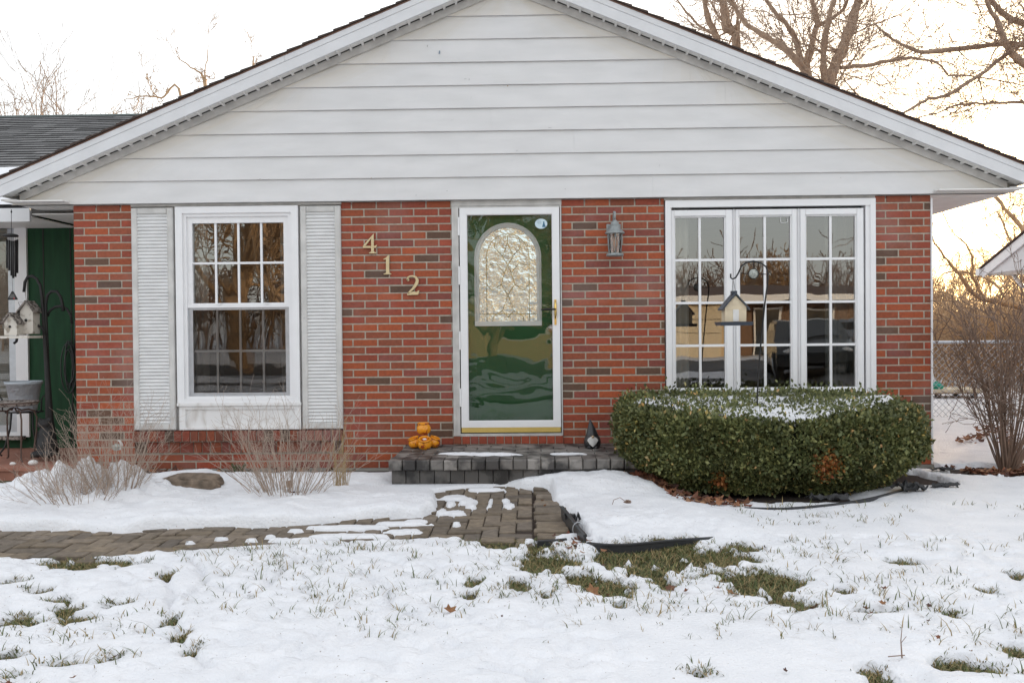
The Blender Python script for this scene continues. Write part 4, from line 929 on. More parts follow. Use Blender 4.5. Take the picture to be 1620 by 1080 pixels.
b = MB(); c = Q(20,468,cy_); b.prism([(c[0]-.046,c[2]-.030),(c[0]-.040,c[2]-.036),(c[0]+.040,c[2]-.036),(c[0]+.046,c[2]-.030),(c[0]+.006,c[2]+.042),(c[0]-.006,c[2]+.042)], cy_-.004, cy_+.004); b.build('wind_sail', M['black'], ch)
b = MB()
for r_, (zz_, hw_) in enumerate(((.012,.014),(.003,.018),(-.006,.023),(-.015,.026))):
    x = c[0]-hw_
    while x < c[0]+hw_: strokes(b, [(x,c[2]+zz_),(x+.003,c[2]+zz_)], .0022, cy_-.006, 0); x += .0058
x = c[0]-.024
b.poly([(c[0]+.016+.006*math.cos(a), cy_-.006, c[2]-.022+.006*math.sin(a)) for a in np.linspace(0,2*PI,9)[:-1]], m=1)
M['red'] = mat('red_paint', (.5,.03,.03), .5); b.build('lettering', [M['white'], M['red']], ch)
# table, planter, planter stand
ty = .12
tb = thing('plant_table', 'round rusty metal side table with curved legs on the left porch', 'table', (Q(18,640,ty)[0], ty, .085))
tz = Q(20,636,ty)[2]; tx_ = Q(22,636,ty)[0]
b = MB(); b.lathe([(.0,-.028),(.175,-.030),(.195,-.018),(.205,.0),(.195,.003),(.17,-.008),(.0,-.010)], (tx_,ty,tz), 32); b.build('top', M['verdistone'] if 'verdistone' in M else M['greywood'], tb)
b = MB(); b.tube([(tx_+.205*math.cos(a), ty+.205*math.sin(a), tz) for a in np.linspace(0,2*PI,33)], .007, 6); b.build('rim', M['rust'], tb)
for a in (-2.2, -.75, .8, 2.4):
    ca, sa = math.cos(a), math.sin(a); b = MB()
    b.tube([(tx_+r*ca, ty+r*sa, z) for r, z in ((.02,tz-.05),(.06,tz-.075),(.12,tz-.07),(.165,tz-.085),(.19,tz-.15),(.185,tz-.28),(.165,tz-.42),(.17,.10),(.20,.088))], .008, 6); b.build('leg', M['rust'], tb)
pY = .52; pz = Q(37,700,pY)[2]
ps = thing('planter_stand', 'black wrought stand with scrolled legs holding the grey planter', 'plant stand', (Q(38,700,pY)[0], pY, .085))
cxp = Q(36,620,pY)[0]; zt = Q(36,652,pY)[2]
for s, nm in ((-1,0),(1,1)):
    b = MB(); b.tube([(cxp+s*.14,pY-.02,zt+.0),(cxp+s*.185,pY-.02,zt+.02),(cxp+s*.19,pY-.02,zt+.13),(cxp+s*.215,pY-.02,zt+.16),(cxp+s*.24,pY-.02,zt+.13)], .007, 6); b.build('scroll', M['black'], ps)
    b = MB(); b.tube([(cxp+s*.10,pY-.02,zt),(cxp+s*.11,pY-.03,zt-.15),(cxp+s*.15,pY-.05,.16),(cxp+s*.19,pY-.07,.10),(cxp+s*.17,pY-.07,.08)], .009, 6); b.build('leg', M['black'], ps)
b = MB(); b.tube([(cxp-.16,pY-.02,zt),(cxp+.16,pY-.02,zt)], .008, 6); b.tube([(cxp-.14,pY+.1,zt),(cxp+.14,pY+.1,zt)], .008, 6); b.tube([(cxp,pY-.1,zt),(cxp,pY+.14,zt)],.008,6); b.build('cross_bar', M['black'], ps)
pl = thing('planter_pot', 'empty grey basket weave plastic planter on the black stand', 'planter', (cxp, pY, zt))
zr = Q(36,601,pY)[2]; H_ = zr-zt-.012
b = MB(); b.lathe([(.0,.012),(.105,.012),(.112,.03),(.152,H_-.03),(.163,H_-.028),(.167,H_),(.160,H_),(.150,H_-.02),(.11,.05),(.0,.05)], (cxp,pY+.02,zt), 36); b.build('pot', M['planter'], pl)
b = MB(); b.lathe([(.0,H_-.07),(.145,H_-.07)], (cxp,pY+.02,zt), 24); b.build('potting_soil', M['soil'], pl)
# bear statue
bY = .30; bq = lambda x, y: P(x, y, bY)
bs = MB(); c = bq(72,705); X = c[0]
for cc, rr in (((X,bY,.20),(.075,.08,.11)),((X+.0,bY-.01,.30),(.052,.055,.085)),((X-.005,bY-.02,.40),(.052,.052,.045)),((X-.01,bY-.07,.385),(.022,.03,.02)),((X-.048,bY,.435),(.018,.012,.018)),((X+.038,bY,.435),(.018,.012,.018)),((X-.06,bY-.03,.27),(.020,.022,.065)),((X+.055,bY-.04,.27),(.020,.022,.065)),((X-.065,bY-.06,.12),(.035,.05,.03)),((X+.065,bY-.06,.12),(.035,.05,.03)),((X,bY,.12),(.085,.085,.035))):
    bs.ball(cc, rr, 14, 10)
o = bs.build('bear_statue', M['stone'], None, (X, bY, .085)); rm = o.modifiers.new('remesh', 'REMESH'); rm.mode = 'VOXEL'; rm.voxel_size = .007; rm.use_smooth_shade = True
sm = o.modifiers.new('smooth', 'SMOOTH'); sm.factor = .5; sm.iterations = 4
tag(o, 'small charcoal stone bear sitting beside the rusty table legs', 'statue')
# cable hank on wall
b = MB(); pts = []
c = P(112,600,1.16)
for t in np.linspace(0, 1, 140):
    a = t*2*PI*6; w_ = .05+.02*math.sin(a*.37); pts.append((c[0]-.02+w_*math.cos(a)*(1+.2*math.sin(a*.2)), 1.17-.02*math.sin(a*.5), c[2]+.13+(.22+.05*math.sin(a*.31))*math.sin(a)))
b.tube(pts, .0055, 5); b.tube([pts[0], (pts[0][0]+.02,1.18,1.55)], .006, 5)
b.tube([(c[0]+.01,1.17,c[2]),(c[0]+.02,1.18,.7),(c[0]-.01,1.18,.4),(c[0]+.0,1.15,.10)], .006, 5)
tag(b.build('hanging_cable', M['blackresin'], None, (c[0],1.17,c[2])), 'coiled black cable hanging on the green boards beside the brick pier', 'cable')
# small white stones on the porch edge
for k, (xx, yy, s) in enumerate(((52,717,.035),(20,722,.022))):
    p = P(xx, yy, -.20); b = MB(); b.ball((p[0],-.2,.085+s*.6), (s*1.2,s,s*.75), 10, 7)
    tag(b.build('stone', M['white'], None, (p[0],-.2,.09)), ['rounded white stone below the bear on the porch edge','smaller white stone at the left on the porch edge'][k], 'stone')
# glass garden ornament in front of left pier
oy_ = -.75; oc = P(184, 707, oy_)
orn = thing('garden_ornament', 'small glass snail ornament on a stake among the twigs before the left pier', 'ornament', (oc[0], oy_, 0))
b = MB(); b.tube([(oc[0]+.005, oy_, 0), (oc[0]+.002, oy_, oc[2]-.02)], .003, 5); b.build('stake', M['rust'], orn)
b = MB(); b.ball(tuple(oc), (.035,.03,.03), 12, 8); b.build('shell', M['discglass'], orn)
b = MB(); b.tube([(oc[0]+.03,oy_,oc[2]-.02),(oc[0]+.045,oy_,oc[2]+.02),(oc[0]+.03,oy_,oc[2]+.05),(oc[0]+.005,oy_,oc[2]+.055)], [.010,.011,.009,.005], 8); b.build('neck', M['white'], orn)
# ------------------------------------------------------------------ rock
rk = MB(); rc = G(301, 777, .03); rk.ball((0,0,0), 1.0, 28, 18)
vv = np.array(rk.v); ns = fbm(vv[:,0]*1.3+5+vv[:,2], vv[:,1]*1.3+vv[:,2]*1.7, 91); ns2 = fbm(vv[:,0]*4+vv[:,2]*2, vv[:,1]*4+3*vv[:,2], 92)
vv = np.sign(vv)*np.abs(vv)**.75*(1+.22*ns+.10*ns2)[:,None]; vv[:,0] *= .255; vv[:,1] *= .13; vv[:,2] = vv[:,2]*.078+.02-.10*(vv[:,0]+.25)*0; vv[:,2] -= np.where(vv[:,0] < -.12, (-.12-vv[:,0])*.35*np.sign(vv[:,2]), 0)
rk.v = [(float(x+rc[0]), float(y+rc[1]), float(z+.070)) for x, y, z in vv]; rk.sm = [False]*len(rk.f)
tag(rk.build('rock', M['rock'], None, (rc[0], rc[1], 0)), 'flat brown rock lying in the snow between the two dry shrubs', 'rock')
# ------------------------------------------------------------------ hedge
hg = thing('hedge', 'clipped dark green hedge below the big window, snow on its top', 'hedge', (1.95,-.85,0))
def hedge_pt(a, t, r=1.0):      # a angle (0..2pi), t height 0..1
    tap = .80+.20*sstep(0, .50, t)-.03*sstep(.85, 1, t)
    ex = .70
    ca, sa = np.cos(a), np.sin(a)
    x = 1.835+1.15*tap*np.sign(ca)*np.abs(ca)**ex*r; yb = np.where(sa < 0, 1.04, .46)
    y = -.62+yb*tap*np.sign(sa)*np.abs(sa)**ex*r
    return x, y
HT = .575
def leaves(N, surf, rg, size, cols, droop=0):
    Pn, Nn = surf(N)
    V = np.zeros((N, 4, 3)); 
    d = Nn*.55+rg.normal(0, .65, (N, 3)); d[:,2] += .35; d /= np.linalg.norm(d, axis=1)[:,None]
    s = np.cross(d, rg.normal(0, 1, (N, 3))); s /= np.linalg.norm(s, axis=1)[:,None]
    L = size*rg.uniform(.6, 1.35, N)[:,None]; W = L*.30
    V[:,0] = Pn; V[:,1] = Pn+d*L*.5+s*W; V[:,2] = Pn+d*L; V[:,3] = Pn+d*L*.5-s*W
    return V.reshape(-1,3), np.arange(N*4).reshape(N,4), cols(N, Pn)
def lump(a, t): return 1+.035*fbm(np.asarray(a)*4, np.asarray(t)*3+9, 61, 3)+.02*fbm(np.asarray(a)*14, np.asarray(t)*9, 62, 2)
def tilt(y): return .035+.085*(np.asarray(y)+.35)/1.3
def hsurf(N):
    rg = rng; n1 = int(N*.74); a = rg.uniform(0, 2*PI, n1); a = np.where(rg.random(n1) < .8, -np.abs((a % PI)), a); t = rg.random(n1)**.9
    r = lump(a, t)-rg.exponential(.022, n1)+(rg.random(n1) < .07)*rg.uniform(0, .045, n1)
    gap = fbm(a*9+3, t*7, 66, 3); r = r-.10*(gap < -.42)*rg.random(n1)
    x, y = hedge_pt(a, t, r); z = .03+t*(HT+tilt(y))+rg.normal(0,.008,n1)
    dx = (x-1.86)/1.5; dy = (y+.62)/.95; nl = np.hypot(dx, dy)+1e-6
    A = np.stack([x,y,z],1); An = np.stack([dx/nl, dy/nl, .1+0*x],1)
    n2 = N-n1; a = rg.uniform(0, 2*PI, n2); q = np.sqrt(rg.random(n2)); x, y = hedge_pt(a, np.ones(n2), q*lump(a, 1.0)); z = HT+tilt(y)+.03-.018+.028*fbm(x*5,y*5,63)+rg.exponential(.018,n2)-.02*(q>.9)
    return np.concatenate([A, np.stack([x,y,z],1)]), np.concatenate([An, np.stack([0*x,0*x,1+0*x],1)])
def hcol(N, Pn):
    g = rng.random(N); cl = fbm(Pn[:,0]*6, Pn[:,2]*6+Pn[:,1]*3, 71)
    base = np.stack([.080+.15*g**2, .098+.135*g**2, .036+.05*g**2],1)*(1+.5*cl)[:,None]
    y = rng.random(N) < .025; base[y] = np.stack([.42+.2*rng.random(y.sum()), .33+.12*rng.random(y.sum()), .12+.06*rng.random(y.sum())],1)
    gold = (rng.random(N) < .14*sstep(2.6, 3.1, Pn[:,0])+.05*sstep(1.0,.7,Pn[:,0])); base[gold] = (.25,.17,.04)
    for cx, cz, r in ((P(1300,735,-1.5)[0], P(1300,735,-1.5)[2], .10), (P(1145,765,-1.6)[0], P(1145,765,-1.6)[2], .065)):
        k = (np.hypot(Pn[:,0]-cx, (Pn[:,2]-cz)*.8) < r*rng.uniform(.4,1.2,N)) & (Pn[:,1] < -1.2) & (rng.random(N) < .8); base[k] = np.stack([.32+.15*rng.random(k.sum()), .13+.06*rng.random(k.sum()), .05+0*rng.random(k.sum())],1)
    return base
V, Fq, Cc = leaves(105000, hsurf, rng, .034, hcol)
mesh_np('foliage', V, Fq, M['leaf'], hg, (0,0,0), Cc)
b = MB(); na_ = 60; nt_ = 8
for j in range(nt_+1):
    t = j/nt_; 
    for i in range(na_):
        a = 2*PI*i/na_; x, y = hedge_pt(np.array(a), np.array(t), .90); b.v.append((float(x), float(y), .03+t*(HT+float(tilt(y))-.03)))
for j in range(nt_):
    for i in range(na_): k = (i+1) % na_; b.face([j*na_+i, j*na_+k, (j+1)*na_+k, (j+1)*na_+i], smooth=True)
b.face([nt_*na_+i for i in range(na_)]); b.build('dark_core', M['hedgecore'], hg)  # solid core coloured near black for the shade inside the foliage
# snow on the hedge top: broken patches following the leaf level
gx_ = np.arange(.65, 3.3, .014); gy_ = np.arange(-1.80, -.05, .014); A_, B_ = np.meshgrid(gx_, gy_)
rr_ = (np.abs((A_-1.835)/1.15)**(1/.70)+np.abs((B_+.62)/np.where(B_ < -.62, 1.04, .46))**(1/.70))**.70
msk = .56+.62*fbm(A_*2.6, B_*6, 81)+.5*fbm(A_*12, B_*14, 82)+.30*sstep(.3,-.2,np.abs(B_+.9)-.2) - 1.8*sstep(.86, 1.0, rr_)-.35*sstep(2.7,3.1,A_)-.5*sstep(1.05,.8,A_)
hz = HT+tilt(B_)+.022+.028*fbm(A_*5, B_*5, 63)+.036*sstep(.02,.30,msk)-.05*sstep(.06,-.12,msk)
keep = msk > -.16
idx = np.arange(A_.size).reshape(A_.shape); q = np.stack([idx[:-1,:-1], idx[:-1,1:], idx[1:,1:], idx[1:,:-1]], -1)
kk = keep[:-1,:-1] & keep[:-1,1:] & keep[1:,1:] & keep[1:,:-1]
o = mesh_np('snow_patch', np.stack([A_.ravel(), B_.ravel(), hz.ravel()],1), q[kk], M['snow'], None, (1.95,-.85,HT), smooth=True)
tag(o, 'broken patches of snow lying on top of the green hedge', 'snow', kind='stuff')
# ------------------------------------------------------------------ edging strips
def strip(name, pts, h, th, label, wavy=0):
    b = MB(); n = len(pts)
    for i, p in enumerate(pts):
        a = np.array(pts[max(i-1,0)][:2]); c = np.array(pts[min(i+1,n-1)][:2]); d = c-a; d = d/np.hypot(*d); nn = np.array([-d[1], d[0]])*th
        hh = h if not hasattr(h, '__len__') else h[i]; z = p[2]
        for s, zz_ in ((-1,z-.03),(1,z-.03),(1,z+hh-.016),(1.9,z+hh-.012),(1.9,z+hh-.003),(0,z+hh),(-1.9,z+hh-.003),(-1.9,z+hh-.012),(-1,z+hh-.016)):
            b.v.append((p[0]+nn[0]*s, p[1]+nn[1]*s, zz_))
    for i in range(n-1):
        for k in range(9): j = (k+1) % 9; b.face([i*9+k, i*9+j, (i+1)*9+j, (i+1)*9+k][::-1])
    b.face(list(range(9))); b.face([(n-1)*9+k for k in range(9)][::-1])
    return tag(b.build(name, M['edging'], None, tuple(float(q) for q in pts[0])), label, 'garden edging', 'black plastic lawn edging strips')
def gq(x, y, z): p = G(x, y, z); return (p[0], p[1], z)
def smooth_pts(pts, n=6):
    out = []; P_ = [np.array(p) for p in pts]
    for i in range(len(P_)-1):
        p0, p1, p2, p3 = P_[max(i-1,0)], P_[i], P_[i+1], P_[min(i+2,len(P_)-1)]
        for t in np.linspace(0,1,n,endpoint=False): out.append(.5*((2*p1)+(-p0+p2)*t+(2*p0-5*p1+4*p2-p3)*t*t+(-p0+3*p1-3*p2+p3)*t**3))
    out.append(P_[-1]); return out
strip('garden_edging', smooth_pts([gq(929,866,.0),gq(965,869,.0),gq(1000,868,.005),gq(1060,862,.0),gq(1120,858,-.012),gq(1180,854,-.02)]), .034, .006, 'black plastic edging strip lying along the lawn right of the walkway')
strip('garden_edging', smooth_pts([gq(889,818,.02),gq(900,832,.02),gq(912,849,.015),gq(926,866,.0)]), .075, .006, 'short bent piece of black edging rising beside the walkway end')
strip('garden_edging', smooth_pts([gq(1178,812,-.01),gq(1240,813,.0),gq(1320,806,.0),gq(1380,796,.0),gq(1425,783,.0),gq(1440,777,.01)]), .045, .006, 'black plastic edging strip curving round the front of the hedge')
strip('garden_edging', smooth_pts([gq(850,862,.0),gq(875,860,.0),gq(896,858,.0)]), .028, .005, 'smallest scrap of black edging at the foot of the walkway')
b = MB(); p = G(914, 838, .05); b.tube([(p[0]+.03*math.cos(a), p[1]-.02+.006*math.cos(a), .06+.04*math.sin(a)) for a in np.linspace(0,2*PI,15)], .003, 5)
tag(b.build('wire_loop', M['galv'], None, (p[0],p[1],.02)), 'small grey wire loop standing where the edging strips meet', 'wire')
# crumpled weed fabric
def fabric(px, py, rx, ry, amp, seed, label, rot=0):
    c = G(px, py, .03); n = 16; b = MB(); rr = np.random.default_rng(seed)
    U, W_ = np.meshgrid(np.linspace(-1,1,n), np.linspace(-1,1,n)); hz_ = amp*(fbm(U*2.2+seed, W_*2.2, seed,3)+.6)
    jx = 1+.3*fbm(U*3, W_*3+seed, seed+1); X_ = U*rx*jx; Y_ = W_*ry*jx; ca, sa = math.cos(rot), math.sin(rot)
    vs = np.stack([c[0]+X_*ca-Y_*sa, c[1]+X_*sa+Y_*ca, .03+np.maximum(hz_,-.02)],-1).reshape(-1,3); b.v = [tuple(map(float,v)) for v in vs]
    for j in range(n-1):
        for i in range(n-1): b.face([j*n+i, j*n+i+1, (j+1)*n+i+1, (j+1)*n+i], smooth=False)
    o = b.build('weed_fabric', M['fabric'], None, (c[0], c[1], .03)); so = o.modifiers.new('thick', 'SOLIDIFY'); so.thickness = .003
    tag(o, label, 'fabric', 'scraps of black weed fabric')
fabric(1440,777,.11,.06,.06,101,'crumpled black weed fabric at the right end of the curved edging',.4); fabric(1310,792,.13,.05,.05,102,'black weed fabric poking out under the hedge front')
fabric(1495,771,.10,.03,.03,103,'rightmost scrap of black weed fabric on the snow by the hedge',.1); fabric(905,826,.035,.05,.05,104,'curled black weed fabric standing behind the bent edging',-.6)
fabric(1022,788,.06,.04,.03,105,'small black fabric scrap among dead leaves left of the hedge'); fabric(1490,745,.09,.04,.03,106,'black weed fabric at the foot of the right brick pier')
# ------------------------------------------------------------------ dead leaves
def leaf_mesh(seed):
    rr = random.Random(seed); b = MB(); n = 10; pts = []
    for k in range(n):
        a = 2*PI*k/n; r = (1.0 if k % 2 == 0 else .62)*rr.uniform(.8,1.1); pts.append((r*math.cos(a), .75*r*math.sin(a)))
    curl = rr.uniform(.25,.7)
    b.v.append((0,0,0)); 
    for x, y in pts: b.v.append((x, y, curl*(x*x*.5+y*y*.9)*rr.uniform(.6,1.3)+.1*rr.uniform(-1,1)))
    for k in range(n): b.face([0, 1+k, 1+(k+1) % n])
    me = bpy.data.meshes.new('leaf'); me.from_pydata(b.v, [], b.f); return me
lms = []
for k, c in enumerate([(.30,.14,.06),(.16,.07,.04),(.42,.22,.10),(.10,.045,.035),(.24,.09,.045),(.36,.20,.11)]):
    me = leaf_mesh(k); me.materials.append(mat('dead_leaf_%s' % ['tan','brown','orange','dark','russet','straw'][k], c, .8, .4, 3)); lms.append(me)
lawn_leaves = [(938,929,26,0),(960,931,12,4),(1060,929,16,1),(1085,933,12,4),(1136,926,14,4),(1158,937,20,2),(1289,950,20,1),(1210,861,11,3),(1370,951,9,5),(1395,949,13,0),(1400,929,9,4),(1469,958,9,3),(1469,979,7,3),(1485,1007,9,4),(1536,1024,6,5),(1378,970,14,4),(1242,1060,9,3),(955,885,7,3),(794,972,5,3),(237,915,9,2),(395,930,8,3),(712,962,20,0),(117,1072,13,0),(182,1027,14,3),(12,1074,20,4),(862,795,13,2),(858,786,8,5)]
kindn = ['tan','brown','light orange','blackish','russet','straw coloured']
seen = {}
for i, (px, py, s, k) in enumerate(lawn_leaves):
    c = G(px, py, .04); d = np.dot(c-CAM, BF); o = bpy.data.objects.new('fallen_leaf', lms[k]); COL.objects.link(o)
    z = float(snow_z(np.array([[c[0]]]), np.array([[c[1]]]))[0,0]); z = max(z, 0.0)
    o.location = (c[0], c[1], z+.012); sc_ = s/2*d/F*1.3; o.scale = (sc_,sc_,sc_); o.rotation_euler = (random.uniform(-.9,.9), random.uniform(-.5,.5), random.uniform(0,6.28))
    tag(o, None, 'leaf', 'fallen leaves on the snowy lawn')
    where = None
    seen[i] = o
wh = {0:'large curled tan leaf left in the grass nearest the walkway end',1:'russet leaf touching the large tan curled leaf',2:'brown leaf beside the grass between the two largest lawn tufts',3:'russet leaf just right of the brown one among grass tufts',4:'russet leaf left of the biggest right-hand grass tuft',5:'light orange leaf at the lower left edge of the right-hand grass tuft',6:'dark brown curled leaf right of the lowest right-hand grass tuft',7:'dark upright leaf right of the long black edging strip',8:'straw leaf on snow, left one of the close pair at right',9:'tan leaf on snow, right one of the close pair at right',10:'russet leaf above the tan pair on the right snow',11:'dark leaf on the right snow directly above another dark one',12:'small dark leaf directly below another dark one on right snow',13:'russet leaf on bare snow towards the bottom right corner',14:'tiny straw leaf near the bottom right corner grass',15:'russet leaf on the thin flat grass streak at right',16:'dark leaf near the bottom edge, right of centre',17:'small dark leaf between walkway end and the big grass patch',18:'tiny dark leaf on snow below the walkway centre',19:'orange leaf on snow below the left part of the walkway',20:'dark leaf standing in snow left of centre on the lawn',21:'tan leaf lying alone in a snow dimple at the lawn centre',22:'tan leaf at the bottom edge near the left corner',23:'dark elongated leaf on snow in the lower left',24:'russet leaf in the bottom left corner',25:'orange leaf lying on the walkway border pavers',26:'straw leaf at the upper edge of the walkway border pavers'}
for i, o in seen.items(): o['label'] = wh[i]
def litter(name, N, area, label, zf, sizes=(.02,.05), seed=1):
    rg = np.random.default_rng(seed); V = []; Fc = []; Cc = []
    pal = np.array([(.30,.14,.07),(.17,.07,.04),(.40,.22,.12),(.11,.05,.035),(.24,.10,.05),(.20,.06,.03)])
    for i in range(N):
        x, y = area(rg); z = zf(x, y)+rg.uniform(0,.03); s = rg.uniform(*sizes); n = 7
        t = rg.normal(0,.6,2); a0 = rg.uniform(0,6.28); cu = rg.uniform(.2,.9); base = len(V); V.append((x,y,z))
        for k in range(n):
            a = a0+2*PI*k/n; r = s*(1 if k % 2 else .6)*rg.uniform(.7,1.1); lx_, ly_ = r*math.cos(a), r*.8*math.sin(a); V.append((x+lx_, y+ly_*math.cos(t[0]), z+ly_*math.sin(t[0])+lx_*math.sin(t[1])*.6+cu*r*r/s*.6))
        c = pal[rg.integers(0,6)]*rg.uniform(.7,1.2)
        for k in range(n): Fc.append((base, base+1+k, base+1+(k+1) % n)); Cc.append(c)
    c0 = np.mean(V, 0)
    return tag(mesh_np(name, V, Fc, M['deadleaf'], None, (c0[0],c0[1],0.0), Cc), label, 'leaf litter', kind='stuff')
def tri_area(pts):
    def f(rg):
        i = rg.integers(0, len(pts)-1); t = rg.random(); p = np.array(pts[i])*(1-t)+np.array(pts[i+1])*t; return p[0]+rg.normal(0,.05), p[1]+rg.normal(0,.06)
    return f
litter('leaf_litter', 620, tri_area([tuple(G(x,y)[:2]) for x,y in ((1000,772),(1012,780),(1030,788),(1060,794),(1110,802),(1170,806))]+[(.70,-1.05),(.80,-1.10),(.92,-1.22),(.80,-1.10),(1.02,-1.42),(.85,-1.15),(.72,-1.05)]), 'heap of brown dead leaves between the front step and the hedge foot', lambda x,y: .02+.075*math.exp(-((x-.85)**2+(y+1.10)**2)/.06), (.02,.045), 2)
litter('leaf_litter', 120, tri_area([(G(x,y)[0],-.13) for x,y in ((220,750),(300,750),(420,746),(560,745))]), 'line of brown dead leaves along the foundation under the left window', lambda x,y: .0, (.02,.04), 3)
litter('leaf_litter', 90, tri_area([tuple(G(x,y,.03)[:2]) for x,y in ((400,795),(440,798),(450,780),(480,790))]), 'brown dead leaves caught at the foot of the dry shrub by the step', lambda x,y: .01, (.02,.045), 4)
litter('leaf_litter', 260, tri_area([(3.55,-.35),(3.8,-.55),(4.1,-.45),(4.3,-.1)]), 'russet dead leaves round the foot of the tall bare shrub at right', lambda x,y: .0, (.02,.05), 5)
litter('leaf_litter', 40, tri_area([tuple(G(x,y,.03)[:2]) for x,y in ((905,838),(925,860),(895,856))]), 'bits of dead leaves lying where the black edging strips meet', lambda x,y: .005, (.012,.03), 6)
litter('leaf_litter', 160, tri_area([(4.3,1.2),(4.9,1.9),(5.3,2.6),(4.8,1.2),(4.5,.6)]), 'scattered russet leaves on the snow before the chain link fence', lambda x,y: .04, (.02,.05), 8)
# ------------------------------------------------------------------ grass
def blades(cx, cy, rx, ry, n, rg, hmin=.03, hmax=.075):
    a = rg.uniform(0,2*PI,n); r = np.sqrt(rg.random(n))*1.05; return cx+rx*r*np.cos(a), cy+ry*r*np.sin(a), rg.uniform(hmin,hmax,n)
gx1, gy1, gh1 = [], [], []
for (cx, cy, rx, ry) in patches:
    A_ = rx*ry; n = int(min(5600, 150+A_*120000)); x, y, h_ = blades(cx, cy, rx*1.35, ry*1.35, n, rng, .010, .031); k = snow_z(x[None], y[None])[0] < .006; gx1.append(x[k]); gy1.append(y[k]); gh1.append(h_[k])
    if rx < .16:
        for t_ in range(rng.integers(3, 7)):
            n = rng.integers(14, 34); ox_, oy2 = cx+rng.normal(0,.5)*rx, cy+rng.normal(0,.5)*ry; gx1.append(ox_+rng.normal(0,.022,n)); gy1.append(oy2+rng.normal(0,.018,n)); gh1.append(rng.uniform(.010,.030,n))
# sparse tufts poking through the whole lawn
for i in range(9500):
    u_ = rng.uniform(-6, 6.5); v_ = -5.6+rng.random()*2.75 if rng.random() < .8 else rng.uniform(-2.6,-1.3)
    dens = fbm(np.array([u_*.8+4]), np.array([v_*.8]), 44)[0]+.15+.22*(u_ > 0)
    if dens < rng.random()*.55: continue
    if sdf_poly(np.array([u_]), np.array([v_]), walk)[0] < .05 or (v_ > -2.7 and not (u_ > 1.3 and v_ < -1.9)) : continue
    n = rng.integers(1, 8); gx1.append(u_+rng.normal(0,.022,n)); gy1.append(v_+rng.normal(0,.022,n)); gh1.append(rng.uniform(.016,.050,n)*rng.uniform(.6,1.2))
gx1 = np.concatenate(gx1); gy1 = np.concatenate(gy1); gh1 = np.concatenate(gh1)
gz1 = np.maximum(snow_z(gx1[None], gy1[None])[0], -.02)-.006
N = len(gx1); a = rng.uniform(0,2*PI,N); ln = rng.uniform(.4,2.2,N)*gh1; wd = rng.uniform(.0013,.0029,N)
V = np.zeros((N,5,3)); px_, py2 = np.cos(a), np.sin(a); B0 = np.stack([gx1,gy1,gz1],1); side = np.stack([-py2,px_,0*a],1)*wd[:,None]
mid = B0+np.stack([px_*ln*.35, py2*ln*.35, gh1*.6],1); tip = B0+np.stack([px_*ln, py2*ln, gh1],1)
V[:,0] = B0-side; V[:,1] = B0+side; V[:,2] = mid+side*.8; V[:,3] = mid-side*.8; V[:,4] = tip
i0 = np.arange(N)*5; F1 = np.concatenate([np.stack([i0,i0+1,i0+2],1), np.stack([i0,i0+2,i0+3],1), np.stack([i0+3,i0+2,i0+4],1)])
g = rng.random(N); cg = np.stack([.065+.06*g, .085+.06*g, .028+.012*g],1); dry = rng.random(N) < .42; cg[dry] = np.stack([.24+.12*g[dry], .18+.08*g[dry], .08+.04*g[dry]],1)
tag(mesh_np('grass', V.reshape(-1,3), F1, M['grass'], None, (0,-3.5,0), np.concatenate([cg,cg,cg])), 'winter grass blades and tufts poking through the snow on the lawn', 'grass', kind='stuff')
# small plant at foundation, seed head on snow, lone twig
b = MB(); c = G(368, 748, .02)
for i in range(26):
    a = random.uniform(0,2*PI); h_ = random.uniform(.04,.10); r = random.uniform(.03,.09); p0 = (c[0]+random.uniform(-.04,.04), -.16+random.uniform(-.03,.03), .0); p1 = (p0[0]+r*math.cos(a), p0[1]+r*.6*math.sin(a), h_)
    sx, sy = -math.sin(a)*.012, math.cos(a)*.012; m_ = [(p0[k]+p1[k])/2 for k in range(3)]; m_[2] += .02; b.poly([p0,(m_[0]+sx,m_[1]+sy,m_[2]),p1,(m_[0]-sx,m_[1]-sy,m_[2])], (.06,.10,.03) if random.random() < .7 else (.18,.12,.06))
tag(b.build('small_plant', M['leaf'], None, (c[0],-.16,0)), 'low green leafy plant against the foundation under the left window', 'plant')
b = MB(); c = G(993, 795, .09)
for i in range(30):
    v = np.random.default_rng(i).normal(0,1,3); v /= np.linalg.norm(v); v[2] = abs(v[2]); b.tube([tuple(c+v*.003), tuple(c+v*np.array([.028,.028,.022]))], [.004,.002], 4)
b.tube([tuple(c), tuple(c+np.array([-.05,0,.035])), tuple(c+np.array([-.09,0,.02])), tuple(c+np.array([-.10,0,-.01]))], .0022, 4)
tag(b.build('seed_head', M['twigdark'], None, tuple(float(q) for q in c)), 'dark dried seed head with a bent stem on the snow left of the hedge', 'seed head')
b = MB(); c = G(1427, 1040, .03); b.tube([tuple(c), tuple(c+np.array([.0,.01,.06])), tuple(c+np.array([.006,.01,.12]))], [.003,.002,.001], 4); b.tube([tuple(c+np.array([-.05,0,.005])), tuple(c+np.array([.01,0,.01]))], .002, 4); b.tube([tuple(c+np.array([0,.01,.05])), tuple(c+np.array([.02,.01,.075]))], .0012, 4)
tag(b.build('fallen_twig', M['twigdark'], None, tuple(float(q) for q in c)), 'thin twig sticking up from the snow near the bottom right', 'twig')
